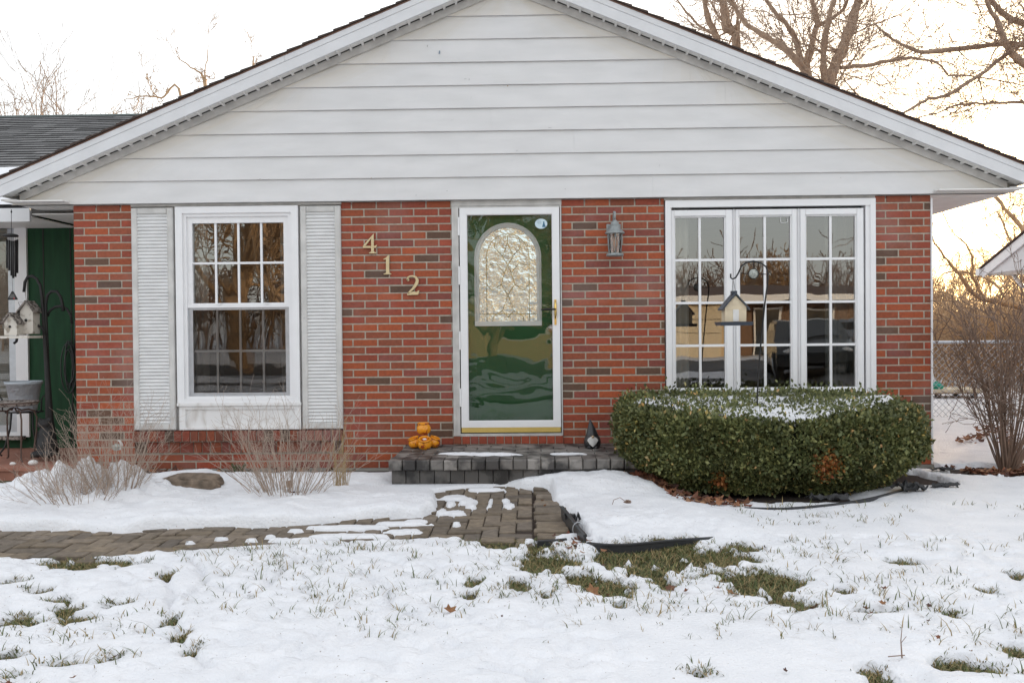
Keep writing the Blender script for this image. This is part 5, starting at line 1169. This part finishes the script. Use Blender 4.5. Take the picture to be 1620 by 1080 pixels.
# ------------------------------------------------------------------ bare shrubs and trees
class Seg:
    def __init__(s): s.V = []; s.F = []; s.n = 0
    def add(s, pts, rad, k):
        pts = np.asarray(pts, float); m = len(pts); rad = np.asarray(rad, float)
        t = np.gradient(pts, axis=0); t /= np.linalg.norm(t, axis=1)[:,None]+1e-9
        ref = np.array([.31,.17,.93]) if abs(t[0][2]) < .8 else np.array([.9,.3,.1])
        n1 = np.cross(t, ref); n1 /= np.linalg.norm(n1, axis=1)[:,None]+1e-9; n2 = np.cross(t, n1)
        a = np.arange(k)*2*PI/k
        R = pts[:,None,:]+rad[:,None,None]*(np.cos(a)[None,:,None]*n1[:,None,:]+np.sin(a)[None,:,None]*n2[:,None,:])
        s.V.append(R.reshape(-1,3)); i = np.arange(m-1)[:,None]*k+np.arange(k)[None]; j = np.arange(m-1)[:,None]*k+(np.arange(k)[None]+1) % k
        s.F.append((np.stack([i, j, j+k, i+k], -1).reshape(-1,4))+s.n); s.n += m*k
    def build(s, name, m, parent=None, loc=(0,0,0)): return mesh_np(name, np.concatenate(s.V), np.concatenate(s.F), m, parent, loc, smooth=True)
def grow(sg, p, d, L, r, lvl, rg, wob=.22, up=.10, kids=(3,5), ratio=.62, spread=.75, minr=.0, segs=None):
    n = segs or (6 if lvl > 1 else 4); pts = [np.array(p, float)]; d = d/np.linalg.norm(d); dirs = [d]
    for i in range(n):
        d = d+rg.normal(0, wob, 3)+np.array([0,0,up]); d = d/np.linalg.norm(d); pts.append(pts[-1]+d*L/n); dirs.append(d)
    rad = np.linspace(r, max(r*.38, minr), n+1); sg[0 if lvl >= sg[2] else 1].add(pts, rad, 7 if r > .05 else (5 if r > .015 else 3))
    if lvl == 0: return
    for c in range(rg.integers(*kids)+ (1 if lvl > 1 else 0)):
        t = rg.uniform(.25, 1.0); i = min(int(t*n), n-1); q = pts[i]*(1-(t*n-i))+pts[i+1]*(t*n-i) if t < 1 else pts[-1]
        dd = dirs[i]+rg.normal(0, spread, 3); dd /= np.linalg.norm(dd)
        grow(sg, q, dd, L*ratio*rg.uniform(.7,1.15), rad[i]*.55, lvl-1, rg, wob, up, kids, ratio, spread, minr)
def limb_tree(name, label, base, limbs, m, seed, lv=3, group=None, twig=.55, minr=.006, kid=(3,5), den=1.0):
    rg = np.random.default_rng(seed); o = thing(name, label, 'tree', base, group)
    sg = [Seg(), Seg(), 99]
    for pts, r0, r1 in limbs:
        pts = smooth_pts(pts, 5); n = len(pts); rad = np.linspace(r0, r1, n); jit = rg.normal(0, .012, (n,3)); rad = rad*.78; sg[0].add(np.array(pts)+jit, rad*(1+.08*rg.normal(0,1,n)), 8)
        Ltot = sum(np.linalg.norm(np.array(pts[i+1])-np.array(pts[i])) for i in range(n-1))
        nb = int(Ltot*2.2*den)+2
        for k in range(nb):
            t = rg.uniform(.12, 1); i = min(int(t*(n-1)), n-2); q = pts[i]; d0 = np.array(pts[i+1])-np.array(pts[i]); d0 = d0/np.linalg.norm(d0)
            dd = d0*.7+rg.normal(0,.65,3); rr = max(rad[i]*rg.uniform(.10,.26), minr*1.5)
            grow([sg[1], sg[1], 99], q, dd, twig*rg.uniform(.7,1.5)*(.6+rad[i]*6), rr, lv-1, rg, .24, .06, kid, .64, .7, minr)
        grow([sg[1], sg[1], 99], pts[-1], d0, twig*2.2, r1*.9, lv-1, rg, .2, .05, kid, .66, .6, minr)
    sg[0].build('trunk', m, o); sg[1].build('crown', m, o); return o
def PP(pts, Y, dz=None): 
    return [tuple(P(x, y, Y+(0 if len(r) < 1 else r[0]))) for (x, y, *r) in pts]
TY = 15.0
def gb(px, Y): p = P(px, 400, Y); return (p[0], Y, 0)
s1 = gb(1300, TY)
limbs = [([s1, tuple(P(1308,200,TY)), tuple(P(1312,130,TY)), tuple(P(1335,72,TY)), tuple(P(1352,20,TY+.5)), tuple(P(1375,-60,TY+1)), tuple(P(1400,-200,TY+1))], .24, .10),
 ([tuple(P(1306,150,TY)), tuple(P(1303,95,TY-.4)), tuple(P(1308,45,TY-.8)), tuple(P(1322,-10,TY-1)), tuple(P(1330,-90,TY-1.2))], .12, .05),
 ([tuple(P(1300,170,TY)), tuple(P(1277,112,TY+.6)), tuple(P(1285,70,TY+1)), tuple(P(1292,30,TY+1.3)), tuple(P(1281,-20,TY+1.5)), tuple(P(1270,-120,TY+1.5))], .15, .05),
 ([tuple(P(1285,150,TY)), tuple(P(1273,112,TY-.5)), tuple(P(1245,80,TY-.9)), tuple(P(1215,60,TY-1)), tuple(P(1180,38,TY-1.2)), tuple(P(1155,0,TY-1.4)), tuple(P(1120,-50,TY-1.5))], .15, .035),
 ([tuple(P(1268,100,TY-.3)), tuple(P(1258,62,TY-.3)), tuple(P(1240,35,TY-.6)), tuple(P(1215,5,TY-.8)), tuple(P(1200,-40,TY-1))], .10, .05),
 ([tuple(P(1291,42,TY+1)), tuple(P(1330,20,TY+.8)), tuple(P(1345,-10,TY+.6))], .07, .04),
 ([tuple(P(1328,108,TY)), tuple(P(1370,104,TY-.5)), tuple(P(1430,92,TY-1)), tuple(P(1480,98,TY-1.4)), tuple(P(1500,120,TY-1.7))], .07, .025)]
limb_tree('bare_tree', 'large bare tree with several thick stems rising behind the right roof slope', s1, limbs, M['bark'], 11, 3, twig=1.0, minr=.009, den=1.3)
s2 = gb(1155, 17)
limb_tree('bare_tree', 'bare tree with two stems behind the roof, left of the larger one', s2, [([s2, tuple(P(1165,90,17)), tuple(P(1152,50,17)), tuple(P(1143,0,17)), tuple(P(1140,-80,17))], .20, .12), ([tuple(P(1140,110,17.3)), tuple(P(1132,60,17.3)), tuple(P(1118,20,17.4)), tuple(P(1112,-30,17.4))], .15, .08), ([tuple(P(1140,60,17)), tuple(P(1105,40,16.8)), tuple(P(1075,5,16.6)), tuple(P(1050,-40,16.5))], .05, .02)], M['bark'], 12, 3, twig=1.0, minr=.009, den=1.0)
s3 = (gb(1760, 13)[0], 13, 0)
limb_tree('bare_tree', 'bare tree beyond the right edge reaching long branches across the sky', s3, [
 ([s3, tuple(P(1740,250,13)), tuple(P(1720,60,13)), tuple(P(1700,-100,13))], .30, .18),
 ([tuple(P(1725,110,13)), tuple(P(1620,72,12.6)), tuple(P(1530,76,12.2)), tuple(P(1460,82,11.8)), tuple(P(1420,66,11.5)), tuple(P(1385,40,11.3))], .11, .02),
 ([tuple(P(1730,150,13)), tuple(P(1650,120,12)), tuple(P(1600,85,11.6)), tuple(P(1575,30,11.3)), tuple(P(1550,-20,11))], .12, .05),
 ([tuple(P(1625,60,12)), tuple(P(1560,110,11.6)), tuple(P(1500,150,11.4)), tuple(P(1462,160,11.2)), tuple(P(1427,182,11))], .06, .03),
 ([tuple(P(1740,200,13)), tuple(P(1650,165,12.4)), tuple(P(1580,163,12)), tuple(P(1520,166,11.8)), tuple(P(1480,180,11.6))], .06, .018),
 ([tuple(P(1720,60,13)), tuple(P(1600,30,12.4)), tuple(P(1545,-30,12))], .12, .06)], M['bark'], 13, 3, twig=.95, minr=.0075, den=2.2)
s4 = (gb(1700, 11)[0], 11.0, 0)
limb_tree('bare_tree', 'bare tree by the neighbour house with a limb curving down left above the fence', s4, [
 ([s4, tuple(P(1690,560,11)), tuple(P(1640,500,11)), tuple(P(1600,482,10.8)), tuple(P(1548,470,10.6)), tuple(P(1522,440,10.4)), tuple(P(1500,412,10.2)), tuple(P(1478,385,10))], .13, .018),
 ([tuple(P(1560,474,10.7)), tuple(P(1540,440,10.6)), tuple(P(1536,400,10.4)), tuple(P(1510,370,10.2))], .05, .015),
 ([tuple(P(1600,482,10.8)), tuple(P(1560,440,11.2)), tuple(P(1500,430,11.4)), tuple(P(1475,460,11.6))], .04, .012),
 ([s4, tuple(P(1640,400,11.4)), tuple(P(1580,320,11.6)), tuple(P(1560,290,11.8))], .09, .02)], M['barkwarm'], 14, 3, twig=.6, minr=.005, den=1.3)
# distant bare trees
dt = [(-25,30,9.6,'tallest bare tree at the far left edge above the low roof',.26),(55,33,9.6,'bushy bare tree second from the left above the low roof',.2),(108,32,9.5,'forked bare tree above the middle of the low roof',.2),(165,30,9.0,'upright bare tree above the right end of the low roof',.2),(208,34,9.7,'thin bare tree just left of where the roofs meet',.16),
      (1500,34,3.4,'golden lit bare tree behind the fence, nearest the brick pier',.09),(1560,38,3.8,'golden lit bare tree behind the fence, below the neighbour roof',.09),(1610,36,3.5,'golden lit bare tree behind the fence at the right edge',.09),(1650,30,6.5,'tall bare tree behind the neighbour roof at the right edge',.2)]
for k, (px, Y, h_, lab, r) in enumerate(dt):
    b0 = gb(px, Y); rg = np.random.default_rng(200+k); o = thing('bare_tree', lab, 'tree', b0, 'distant bare trees'); sg = [Seg(), Seg(), 99]
    tp = [np.array(b0)]; 
    for i in range(4): tp.append(tp[-1]+np.array([rg.normal(0,.12),rg.normal(0,.12),h_*.14]))
    sg[0].add(tp, np.linspace(r, r*.6, 5), 6)
    for c in range(8):
        q = tp[rg.integers(1,5)]; d_ = np.array([rg.normal(0,.55), rg.normal(0,.55), 1.0]); grow([sg[1], sg[1], 99], q, d_, h_*rg.uniform(.38,.62), r*.4, 4 if px > 1000 else 3, rg, .16, .12, (3,5), .58, .55, .007 if px > 1000 else .013)
    mm = M['barkwarm'] if px > 1000 else M['bark']; sg[0].build('trunk', mm, o); sg[1].build('crown', mm, o)
# tree whose branch tips rise over the left roof slope
s5 = gb(330, 19)
limb_tree('bare_tree', 'bare tree whose branch tips show above the left roof slope', s5, [([s5, tuple(P(325,170,19)), tuple(P(324,130,19)), tuple(P(318,118,19)), tuple(P(298,104,19)), tuple(P(278,88,19))], .08, .012), ([tuple(P(324,135,19)), tuple(P(326,100,19)), tuple(P(330,75,19))], .03, .01), ([s5, tuple(P(290,170,18)), tuple(P(255,156,18)), tuple(P(225,152,18)), tuple(P(198,158,18))], .06, .010), ([tuple(P(250,155,18)), tuple(P(238,140,18)), tuple(P(232,120,18))], .02, .008), ([s5, tuple(P(395,140,18.5)), tuple(P(400,95,18.5))], .05, .008)], M['barkwarm'], 15, 3, twig=.30, minr=.008, den=.35)
# brush thicket beyond the fence
sg = [Seg(), Seg(), 99]; rg = np.random.default_rng(5)
for i in range(620):
    y = rg.uniform(8.8, 26); x = rg.uniform(.425, .60)*(y+8); h_ = rg.uniform(.8, 1.25)+y*.035
    grow([sg[0], sg[0], 99], (x, y, 0), np.array([rg.normal(0,.3), rg.normal(0,.3), 1]), h_*.7, .016, 2, rg, .22, .12, (4,8), .6, .75, .0075)
tag(sg[0].build('brushwood', M['barkwarm'], None, (14,22,0)), 'dense golden brown thicket of bare brush beyond the fence', 'brush', kind='stuff')
sg = [Seg(), Seg(), 99]
for i in range(420):
    x = rg.uniform(-40, 110); y = rg.uniform(85, 140); h_ = rg.uniform(4, 8.5)
    grow([sg[0], sg[0], 99], (x, y, 0), np.array([rg.normal(0,.2), rg.normal(0,.2), 1]), h_*.7, .10, 2, rg, .16, .14, (4,6), .6, .55, .03)
tag(sg[0].build('woods', M['barkwarm'], None, (20,100,0)), 'low line of distant bare woods on the horizon at right', 'woods', kind='stuff')
# shrubs by the house
def stem_shrub(name, label, c, n, H_, spread, m, seed, lean=(0,0), r0=.0035, curl=.05, kids=(2,4), rat=.5, dome=False, lv=2):
    rg = np.random.default_rng(seed); o = thing(name, label, 'shrub', (c[0], c[1], 0)); sg = Seg(); tw = Seg()
    for i in range(n):
        a = rg.uniform(0,2*PI); q = math.sqrt(rg.random()); b0 = np.array([c[0]+.10*q*math.cos(a)*spread*2, c[1]+.07*q*math.sin(a)*spread*2, -.01])
        d = np.array([lean[0]+spread*1.05*q*math.cos(a)+rg.normal(0,.08), lean[1]+spread*.8*q*math.sin(a)+rg.normal(0,.08), 1.0]); d /= np.linalg.norm(d)
        L = H_*rg.uniform(.65,1.1); m_ = 6; pts = [b0]
        for k in range(m_): d = d+rg.normal(0,curl,3)+np.array([0,0,.03]); d /= np.linalg.norm(d); pts.append(pts[-1]+d*L/m_)
        rad = np.linspace(r0*rg.uniform(.7,1.3)*(1.9 if rg.random() < .18 else 1), r0*.45, m_+1); sg.add(pts, rad, 4)
        for k in range(rg.integers(*kids)):
            j = rg.integers(2, m_+1); dd = d+rg.normal(0,.5,3); dd[2] = abs(dd[2])*.8+.2
            grow([tw, tw, 99], pts[j], dd, L*rat*rg.uniform(.5,1), r0*.55, lv-1, rg, .16, .05, (1,3), .6, .6, r0*.34, segs=4)
    sg.build('stems', m, o); tw.build('twigs', m, o); return o
stem_shrub('dry_shrub', 'pale dry twiggy shrub leaning left in front of the porch', G(120,800,.03), 80, .42, 1.0, M['twig'], 31, (-.30,.0), .0021, .12, (3,7), .45)
stem_shrub('dry_shrub', 'pale dry shrub with snow at its foot before the left brick pier', G(185,790,.03), 62, .66, .60, M['twig'], 32, (-.02,.05), .0023, .09, (3,7), .42)
stem_shrub('dry_shrub', 'dry reddish grey shrub under the left window beside the front step', G(455,790,.03), 78, .62, .85, M['twig'], 33, (.05,.08), .0023, .09, (3,7), .42)
stem_shrub('bare_shrub', 'tall bare brown shrub on the lawn at the right corner of the house', (3.98,-.30,0), 36, 1.35, .38, M['twigdark'], 34, (.04,.0), .0085, .06, (4,8), .42, lv=3)
# dry tall grass by step
b = MB(); c = G(538, 775, .02)
for i in range(46):
    a = random.uniform(0,2*PI); h_ = random.uniform(.25,.62); r = random.uniform(.02,.16); x, y = c[0]+random.uniform(-.05,.05), c[1]+random.uniform(-.04,.04)
    b.tube([(x,y,0),(x+r*.35*math.cos(a),y+r*.3*math.sin(a),h_*.6),(x+r*math.cos(a),y+r*.8*math.sin(a),h_)], [.002,.0016,.0007], 3)
M['straw'] = mat('straw', (.42,.30,.15), .8, .3, 8)
tag(b.build('dry_grass_clump', M['straw'], None, (c[0],c[1],0)), 'clump of tall straw coloured dry grass at the left end of the step', 'grass clump')
# tree stump-like wood piece in shrub
b = MB(); c = G(458, 775, .03); b.lathe([(.028,-.02),(.024,.06),(.026,.10),(.0,.105)], (c[0],c[1],0), 8, smooth=False); tag(b.build('wooden_stub', M['bark'], None, (c[0],c[1],0)), 'short brown wooden stub standing inside the shrub under the window', 'stump')
# ------------------------------------------------------------------ chain link fence
fY = 4.0
fn = thing('chain_link_fence', 'galvanised chain link fence behind the house at the right', 'fence', (5.2,fY,0))
z1 = 1.0; x0, x1 = 3.9, 8.12
b = MB(); b.tube([(x0,fY,z1),(x1,fY,z1)], .021, 8); b.build('top_rail', M['galv'], fn)
b = MB(); pitch = .085; k = x0
while k < x1:          # two families of diagonal wires
    for s in (1,-1):
        xa, za, xb, zb_ = k, .02, k+s*(z1-.06), z1-.04
        if s > 0 and xb > x1: continue
        if s < 0 and xb < x0: continue
        b.tube([(xa,fY-.026+s*.002,za),(xb,fY-.026+s*.002,zb_)], .0032, 4, cap=False)
    k += pitch
b.build('mesh', M['galv'], fn)
for x in (5.05, 6.9, 8.08):
    b = MB(); b.tube([(x,fY,0),(x,fY,z1+.04)], .026, 8); b.ball((x,fY,z1+.05), .03, 8, 6); b.build('post', M['galv'], fn)
f2 = thing('chain_link_fence', 'farther wire fence with a thin rail behind the tan trough', 'fence', (9,10.5,0))
b = MB(); b.tube([(6,10.5,.56),(8.8,10.5,.56)], .016, 6); b.build('top_rail', M['galv'], f2)
b = MB()
for i in range(24): b.tube([(6+i*.12,10.5,.02),(6+i*.12,10.5,.55)], .0025, 3)
b.build('mesh', M['galv'], f2)
for x in (6.0,7.4,8.8):
    b = MB(); b.tube([(x,10.5,0),(x,10.5,.62)], .022, 6); b.build('post', M['galv'], f2)
tY = 7.0; pL, pR = P(1478,645,tY), P(1555,645,tY); zt_, zb_ = P(1500,617,tY)[2], P(1500,643,tY)[2]
tr = thing('planter_trough', 'long tan plastic trough on the snow behind the fence', 'trough', (pL[0],tY,0))
b = MB(); b.hexa([(pL[0]+.05,tY,.10),(pR[0]-.04,tY,.10),(pR[0]-.04,tY+.5,.10),(pL[0]+.05,tY+.5,.10),(pL[0],tY-.04,zt_-.03),(pR[0],tY-.04,zt_-.03),(pR[0],tY+.54,zt_-.03),(pL[0],tY+.54,zt_-.03)]); b.build('tub', M['tan'], tr)
b = MB(); b.box(pL[0]-.03, pR[0]+.03, tY-.07, tY+.57, zt_-.03, zt_+.012); b.build('rim', M['birdwood'], tr)
for k in range(3): b = MB(); x = pL[0]+.1+k*(pR[0]-pL[0]-.2)/2; b.box(x-.04,x+.04,tY+.05,tY+.13,.0,.10); b.build('foot', M['stone'], tr)
c = P(1487,611,tY); b = MB(); b.ball((c[0],tY+.15,zt_+.05), (.13,.1,.07), 9, 6); vv = np.array(b.v); vv += rng.normal(0,.014,vv.shape); b.v = [tuple(map(float,v)) for v in vv]; b.sm = [False]*len(b.f)
tag(b.build('teal_cloth', M['teal'], None, (c[0],tY+.15,zt_)), 'crumpled teal cloth lying on the left end of the tan trough', 'cloth')
# ------------------------------------------------------------------ neighbour house at right (gable end faces left, ridge nearer than the far eave)
gx0, ye_, nzb, sl = 7.5, 7.35, 2.06, .345
nh = thing('neighbour_house', 'white eave corner and gable of a neighbouring house at the right edge', 'house', (8.2,4,0))
yr = ye_-4.6; zr_ = nzb+.09+sl*4.6
def gable(b, x0, x1, zlow, d):      # roof outline in (y,z), from the far eave over the ridge to the near eave
    o = [(ye_, nzb+.09), (yr, zr_), (yr-4.6, nzb+.09)]; u_ = [(y, z-d) for y, z in o][::-1]; q = o+u_; n = len(q); k = len(b.v)
    b.v += [(x0, y, z) for y, z in q]+[(x1, y, z) for y, z in q]
    b.face([k,k+1,k+4,k+5]); b.face([k+1,k+2,k+3,k+4]); b.face([k+n+5,k+n+4,k+n+1,k+n]); b.face([k+n+4,k+n+3,k+n+2,k+n+1])
    for i in range(n): j_ = (i+1) % n; b.face([k+i, k+n+i, k+n+j_, k+j_])
b = MB(); gable(b, gx0, gx0+.03, 0, .15); b.build('fascia', M['vinyl'], nh)
b = MB(); k = len(b.v); b.v += [(gx0+.035, ye_-.1, nzb), (gx0+.035, yr, zr_-.12), (gx0+.035, yr-4.5, nzb), (gx0+.10, ye_-.1, nzb), (gx0+.10, yr, zr_-.12), (gx0+.10, yr-4.5, nzb)]
b.face([0,1,2]); b.face([5,4,3]); b.face([0,2,5,3]); b.face([1,0,3,4]); b.face([2,1,4,5]); b.build('gable_panel', M['trim'], nh)
b = MB(); o = MB(); gable(b, gx0-.03, gx0+9, 0, .016); b.v = [(x,y+(.06 if y > yr+1 else (-.06 if y < yr-1 else 0)),z+.018) for x,y,z in b.v]; b.build('roof', M['brownroof'], nh)
b = MB(); b.box(gx0+.10, gx0+9, yr-4.55, ye_-.02, nzb-.012, nzb+.0); b.build('soffit', M['soffit'], nh)
b = MB(); b.box(gx0-.05, gx0+9, ye_+.0, ye_+.11, nzb-.02, nzb+.09); b.build('gutter', M['vinyl'], nh)
b = MB(); b.box(8.15, 16.5, yr-4.1, ye_-.5, 0, nzb-.014); b.build('wall', M['beige'], nh)
b = MB(); b.tube([(8.05,ye_+.05,nzb-.02),(8.05,ye_-.2,nzb-.2),(8.08,ye_-.4,nzb-.3),(8.08,ye_-.4,.1)], .035, 8); b.build('downspout', M['vinyl'], nh)
# ------------------------------------------------------------------ across the street (seen mirrored in the glass)
oh = thing('tan_house', 'low tan house with brown roof across the street, mirrored in the big window', 'house', (7,-30,0))
b = MB(); b.box(-3, 8.4, -38, -30, 0, 2.35); b.build('wall', M['beige'], oh)
b = MB(); b.box(8.4, 22, -38, -31.5, 0, 2.35); b.build('wall', M['wood'], oh)
b = MB(); b.hexa([(-3.7,-38.6,2.35),(22.5,-38.6,2.35),(22.5,-29.3,2.35),(-3.7,-29.3,2.35),(-2,-34.4,3.05),(21,-34.4,3.05),(21,-34,3.05),(-2,-34,3.05)]); b.build('roof', M['brownroof'], oh)
b = MB(); b.box(-3.72, 22.5, -29.29, -29.2, 2.25, 2.5); b.build('gutter', M['vinyl'], oh)
for (x0, x1, z0, z1) in ((9.5,10.5,.0,2.0),(11.2,13.0,.9,1.9),(14.5,16.5,.9,1.9),(-1.5,.8,.9,1.9)):
    yy = -31.45 if x0 > 8.4 else -29.97; b = MB(); b.box(x0, x1, yy-.03, yy, z0, z1); w_ = b.build('window', M['carglass'], oh); b = MB(); framef(b, x0-.06, x1+.06, z0-.06, z1+.06, .08, yy, yy+.03); b.build('frame', M['vinyl'], w_)
b = MB(); b.box(3.2, 7.9, -29.98, -29.94, .02, 2.1); g_ = b.build('garage_door', M['birdwood'], oh)
b = MB()
for z in (.55,1.07,1.6): b.box(3.25,7.85,-29.935,-29.93,z,z+.02)
b.build('groove', M['dark'], g_)
def car(loc, rz, label, paint):
    o = thing('parked_car', label, 'car', (0,0,0), 'cars parked across the street')
    b = MB(); pr = [(-2.2,.35),(-1.75,.30),(1.75,.30),(2.2,.38),(2.25,.62),(2.15,.78),(1.2,.92),(.55,1.36),(-.9,1.40),(-1.75,1.0),(-2.2,.92),(-2.28,.6)]
    n = len(pr)
    for yy, ins in ((-.88,.0),(-.70,.0),(.70,.0),(.88,.0)):
        for x, z in pr: sh = .16*max(0,(z-.85)/.5); b.v.append((x, yy*(1-sh), z))
    for r in range(3):
        for i in range(n): j = (i+1) % n; b.face([r*n+i, r*n+j, (r+1)*n+j, (r+1)*n+i], smooth=False)
    b.face(list(range(n))[::-1]); b.face([3*n+i for i in range(n)]); b.build('body', paint, o)
    b = MB()
    for s in (-1,1): b.poly([(x, s*.80, z) for x, z in ((1.0,.96),(.5,1.3),(-.85,1.33),(-1.5,1.0))])
    b.poly([(1.17,-.62,.97),(1.17,.62,.97),(.60,.55,1.33),(.60,-.55,1.33)]); b.build('windscreen', M['carglass'], o)
    for sx in (-1.4,1.4):
        for sy in (-1,1):
            b = MB(); b.lathe([(.0,-.1),(.30,-.1),(.33,-.06),(.33,.06),(.30,.1),(.0,.1)], (0,0,0), 20); b.v = [(sx+x, sy*.82+z, .33+y) for x, y, z in b.v]; w_ = b.build('wheel', M['rubber'], o)
            b = MB(); b.lathe([(.0,-.12),(.19,-.11),(.19,.11),(.0,.12)], (0,0,0), 12); b.v = [(sx+x, sy*.82+z, .33+y) for x, y, z in b.v]; b.build('rim', M['galv'], w_)
    for sy in (-.62,.62): b = MB(); b.ball((2.19,sy,.66), (.06,.16,.07), 10, 6); b.build('headlight', M['lampwhite'], o)
    o.location = loc; o.rotation_euler = (0,0,rz); return o
car((6.7,-14.5,.0), 1.75, 'dark car on the drive, mirrored in the middle light of the big window', M['carpaint'])
car((9.4,-16.5,.0), 1.3, 'silver grey car farther back, mirrored in the right light of the big window', mat('silver_car_paint', (.30,.31,.33), .25, metal=.5))
for k, (x, y, h_) in enumerate([(-22,-44,11),(-12,-40,10),(-7.5,-26,8),(-1.2,-21,7.5),(6,-46,4.6),(13,-43,4.4),(20,-45,4.6),(-9,-20,8)]):
    rg = np.random.default_rng(300+k); o = thing('bare_tree', ['leftmost','second','third','fourth','fifth','sixth','seventh','nearest'][k]+' bare tree of the row across the street, seen only mirrored in the glass', 'tree', (x,y,0), 'trees across the street'); sg = [Seg(), Seg(), 99]
    tp = [np.array((x,y,0.))]
    for i in range(4): tp.append(tp[-1]+np.array([rg.normal(0,.15),rg.normal(0,.15),h_*.1]))
    sg[0].add(tp, np.linspace(.28,.2,5), 7)
    for c in range(8): q = tp[rg.integers(1,5)]; grow([sg[1], sg[1], 99], q, np.array([rg.normal(0,.6), rg.normal(0,.6), 1.0]), h_*rg.uniform(.4,.6), .12, 4, rg, .16, .10, (3,5), .6, .55, .02)
    sg[0].build('trunk', M['barkwarm'], o); sg[1].build('crown', M['barkwarm'], o)
sg = Seg(); rg = np.random.default_rng(9)
for i in range(420):
    x = rg.uniform(-50, 50); y = rg.uniform(-62, -50); h_ = rg.uniform(4.2, 6.3)
    grow([sg, sg, 99], (x, y, 0), np.array([rg.normal(0,.2), rg.normal(0,.2), 1]), h_*.75, .09, 2, rg, .16, .14, (4,7), .6, .55, .022)
tag(sg.build('woods', M['twigdark'], None, (0,-56,0)), 'brown bare woods behind the tan house, mirrored in the windows', 'woods', kind='stuff')
# ------------------------------------------------------------------ light
SUN_EL, SUN_AZ = math.radians(8.0), math.radians(34.0)     # azimuth from +Y towards +X
w = bpy.data.worlds.new('World'); S.world = w; w.use_nodes = True; nt = w.node_tree
sky = nt.nodes.new('ShaderNodeTexSky'); sky.sky_type = 'NISHITA'; sky.sun_disc = False; sky.sun_elevation = SUN_EL; sky.sun_rotation = SUN_AZ; sky.air_density = 1.0; sky.dust_density = 2.5; sky.ozone_density = 1.0
bg = nt.nodes['Background']; bg.inputs['Strength'].default_value = .15; 
veil = nt.nodes.new('ShaderNodeMix'); veil.data_type = 'RGBA'; veil.blend_type = 'ADD'; veil.inputs['Factor'].default_value = 1.0
veil.inputs[7].default_value = (2.86, 2.86, 2.88, 1)      # thin high cloud: an even off-white layer over the clear sky
dim = nt.nodes.new('ShaderNodeMix'); dim.data_type = 'RGBA'; dim.inputs['Factor'].default_value = .62; dim.inputs[7].default_value = (0, 0, 0, 1)      # the cloud also thins the clear sky behind it
nt.links.new(sky.outputs[0], dim.inputs[6]); nt.links.new(dim.outputs[2], veil.inputs[6]); nt.links.new(veil.outputs[2], bg.inputs['Color'])
sl_ = bpy.data.lights.new('sun', 'SUN'); sl_.energy = 2.0; sl_.angle = math.radians(2.0); sl_.color = (1, .78, .52)
so = bpy.data.objects.new('sun', sl_); COL.objects.link(so)
dv = Vector((math.sin(SUN_AZ)*math.cos(SUN_EL), math.cos(SUN_AZ)*math.cos(SUN_EL), math.sin(SUN_EL))); so.rotation_euler = dv.to_track_quat('Z', 'Y').to_euler(); so.location = (10,15,12)
S.view_settings.view_transform = 'Standard'; S.view_settings.look = 'None'; S.view_settings.gamma = 1; S.view_settings.exposure = 1.38
S.render.engine = 'CYCLES'
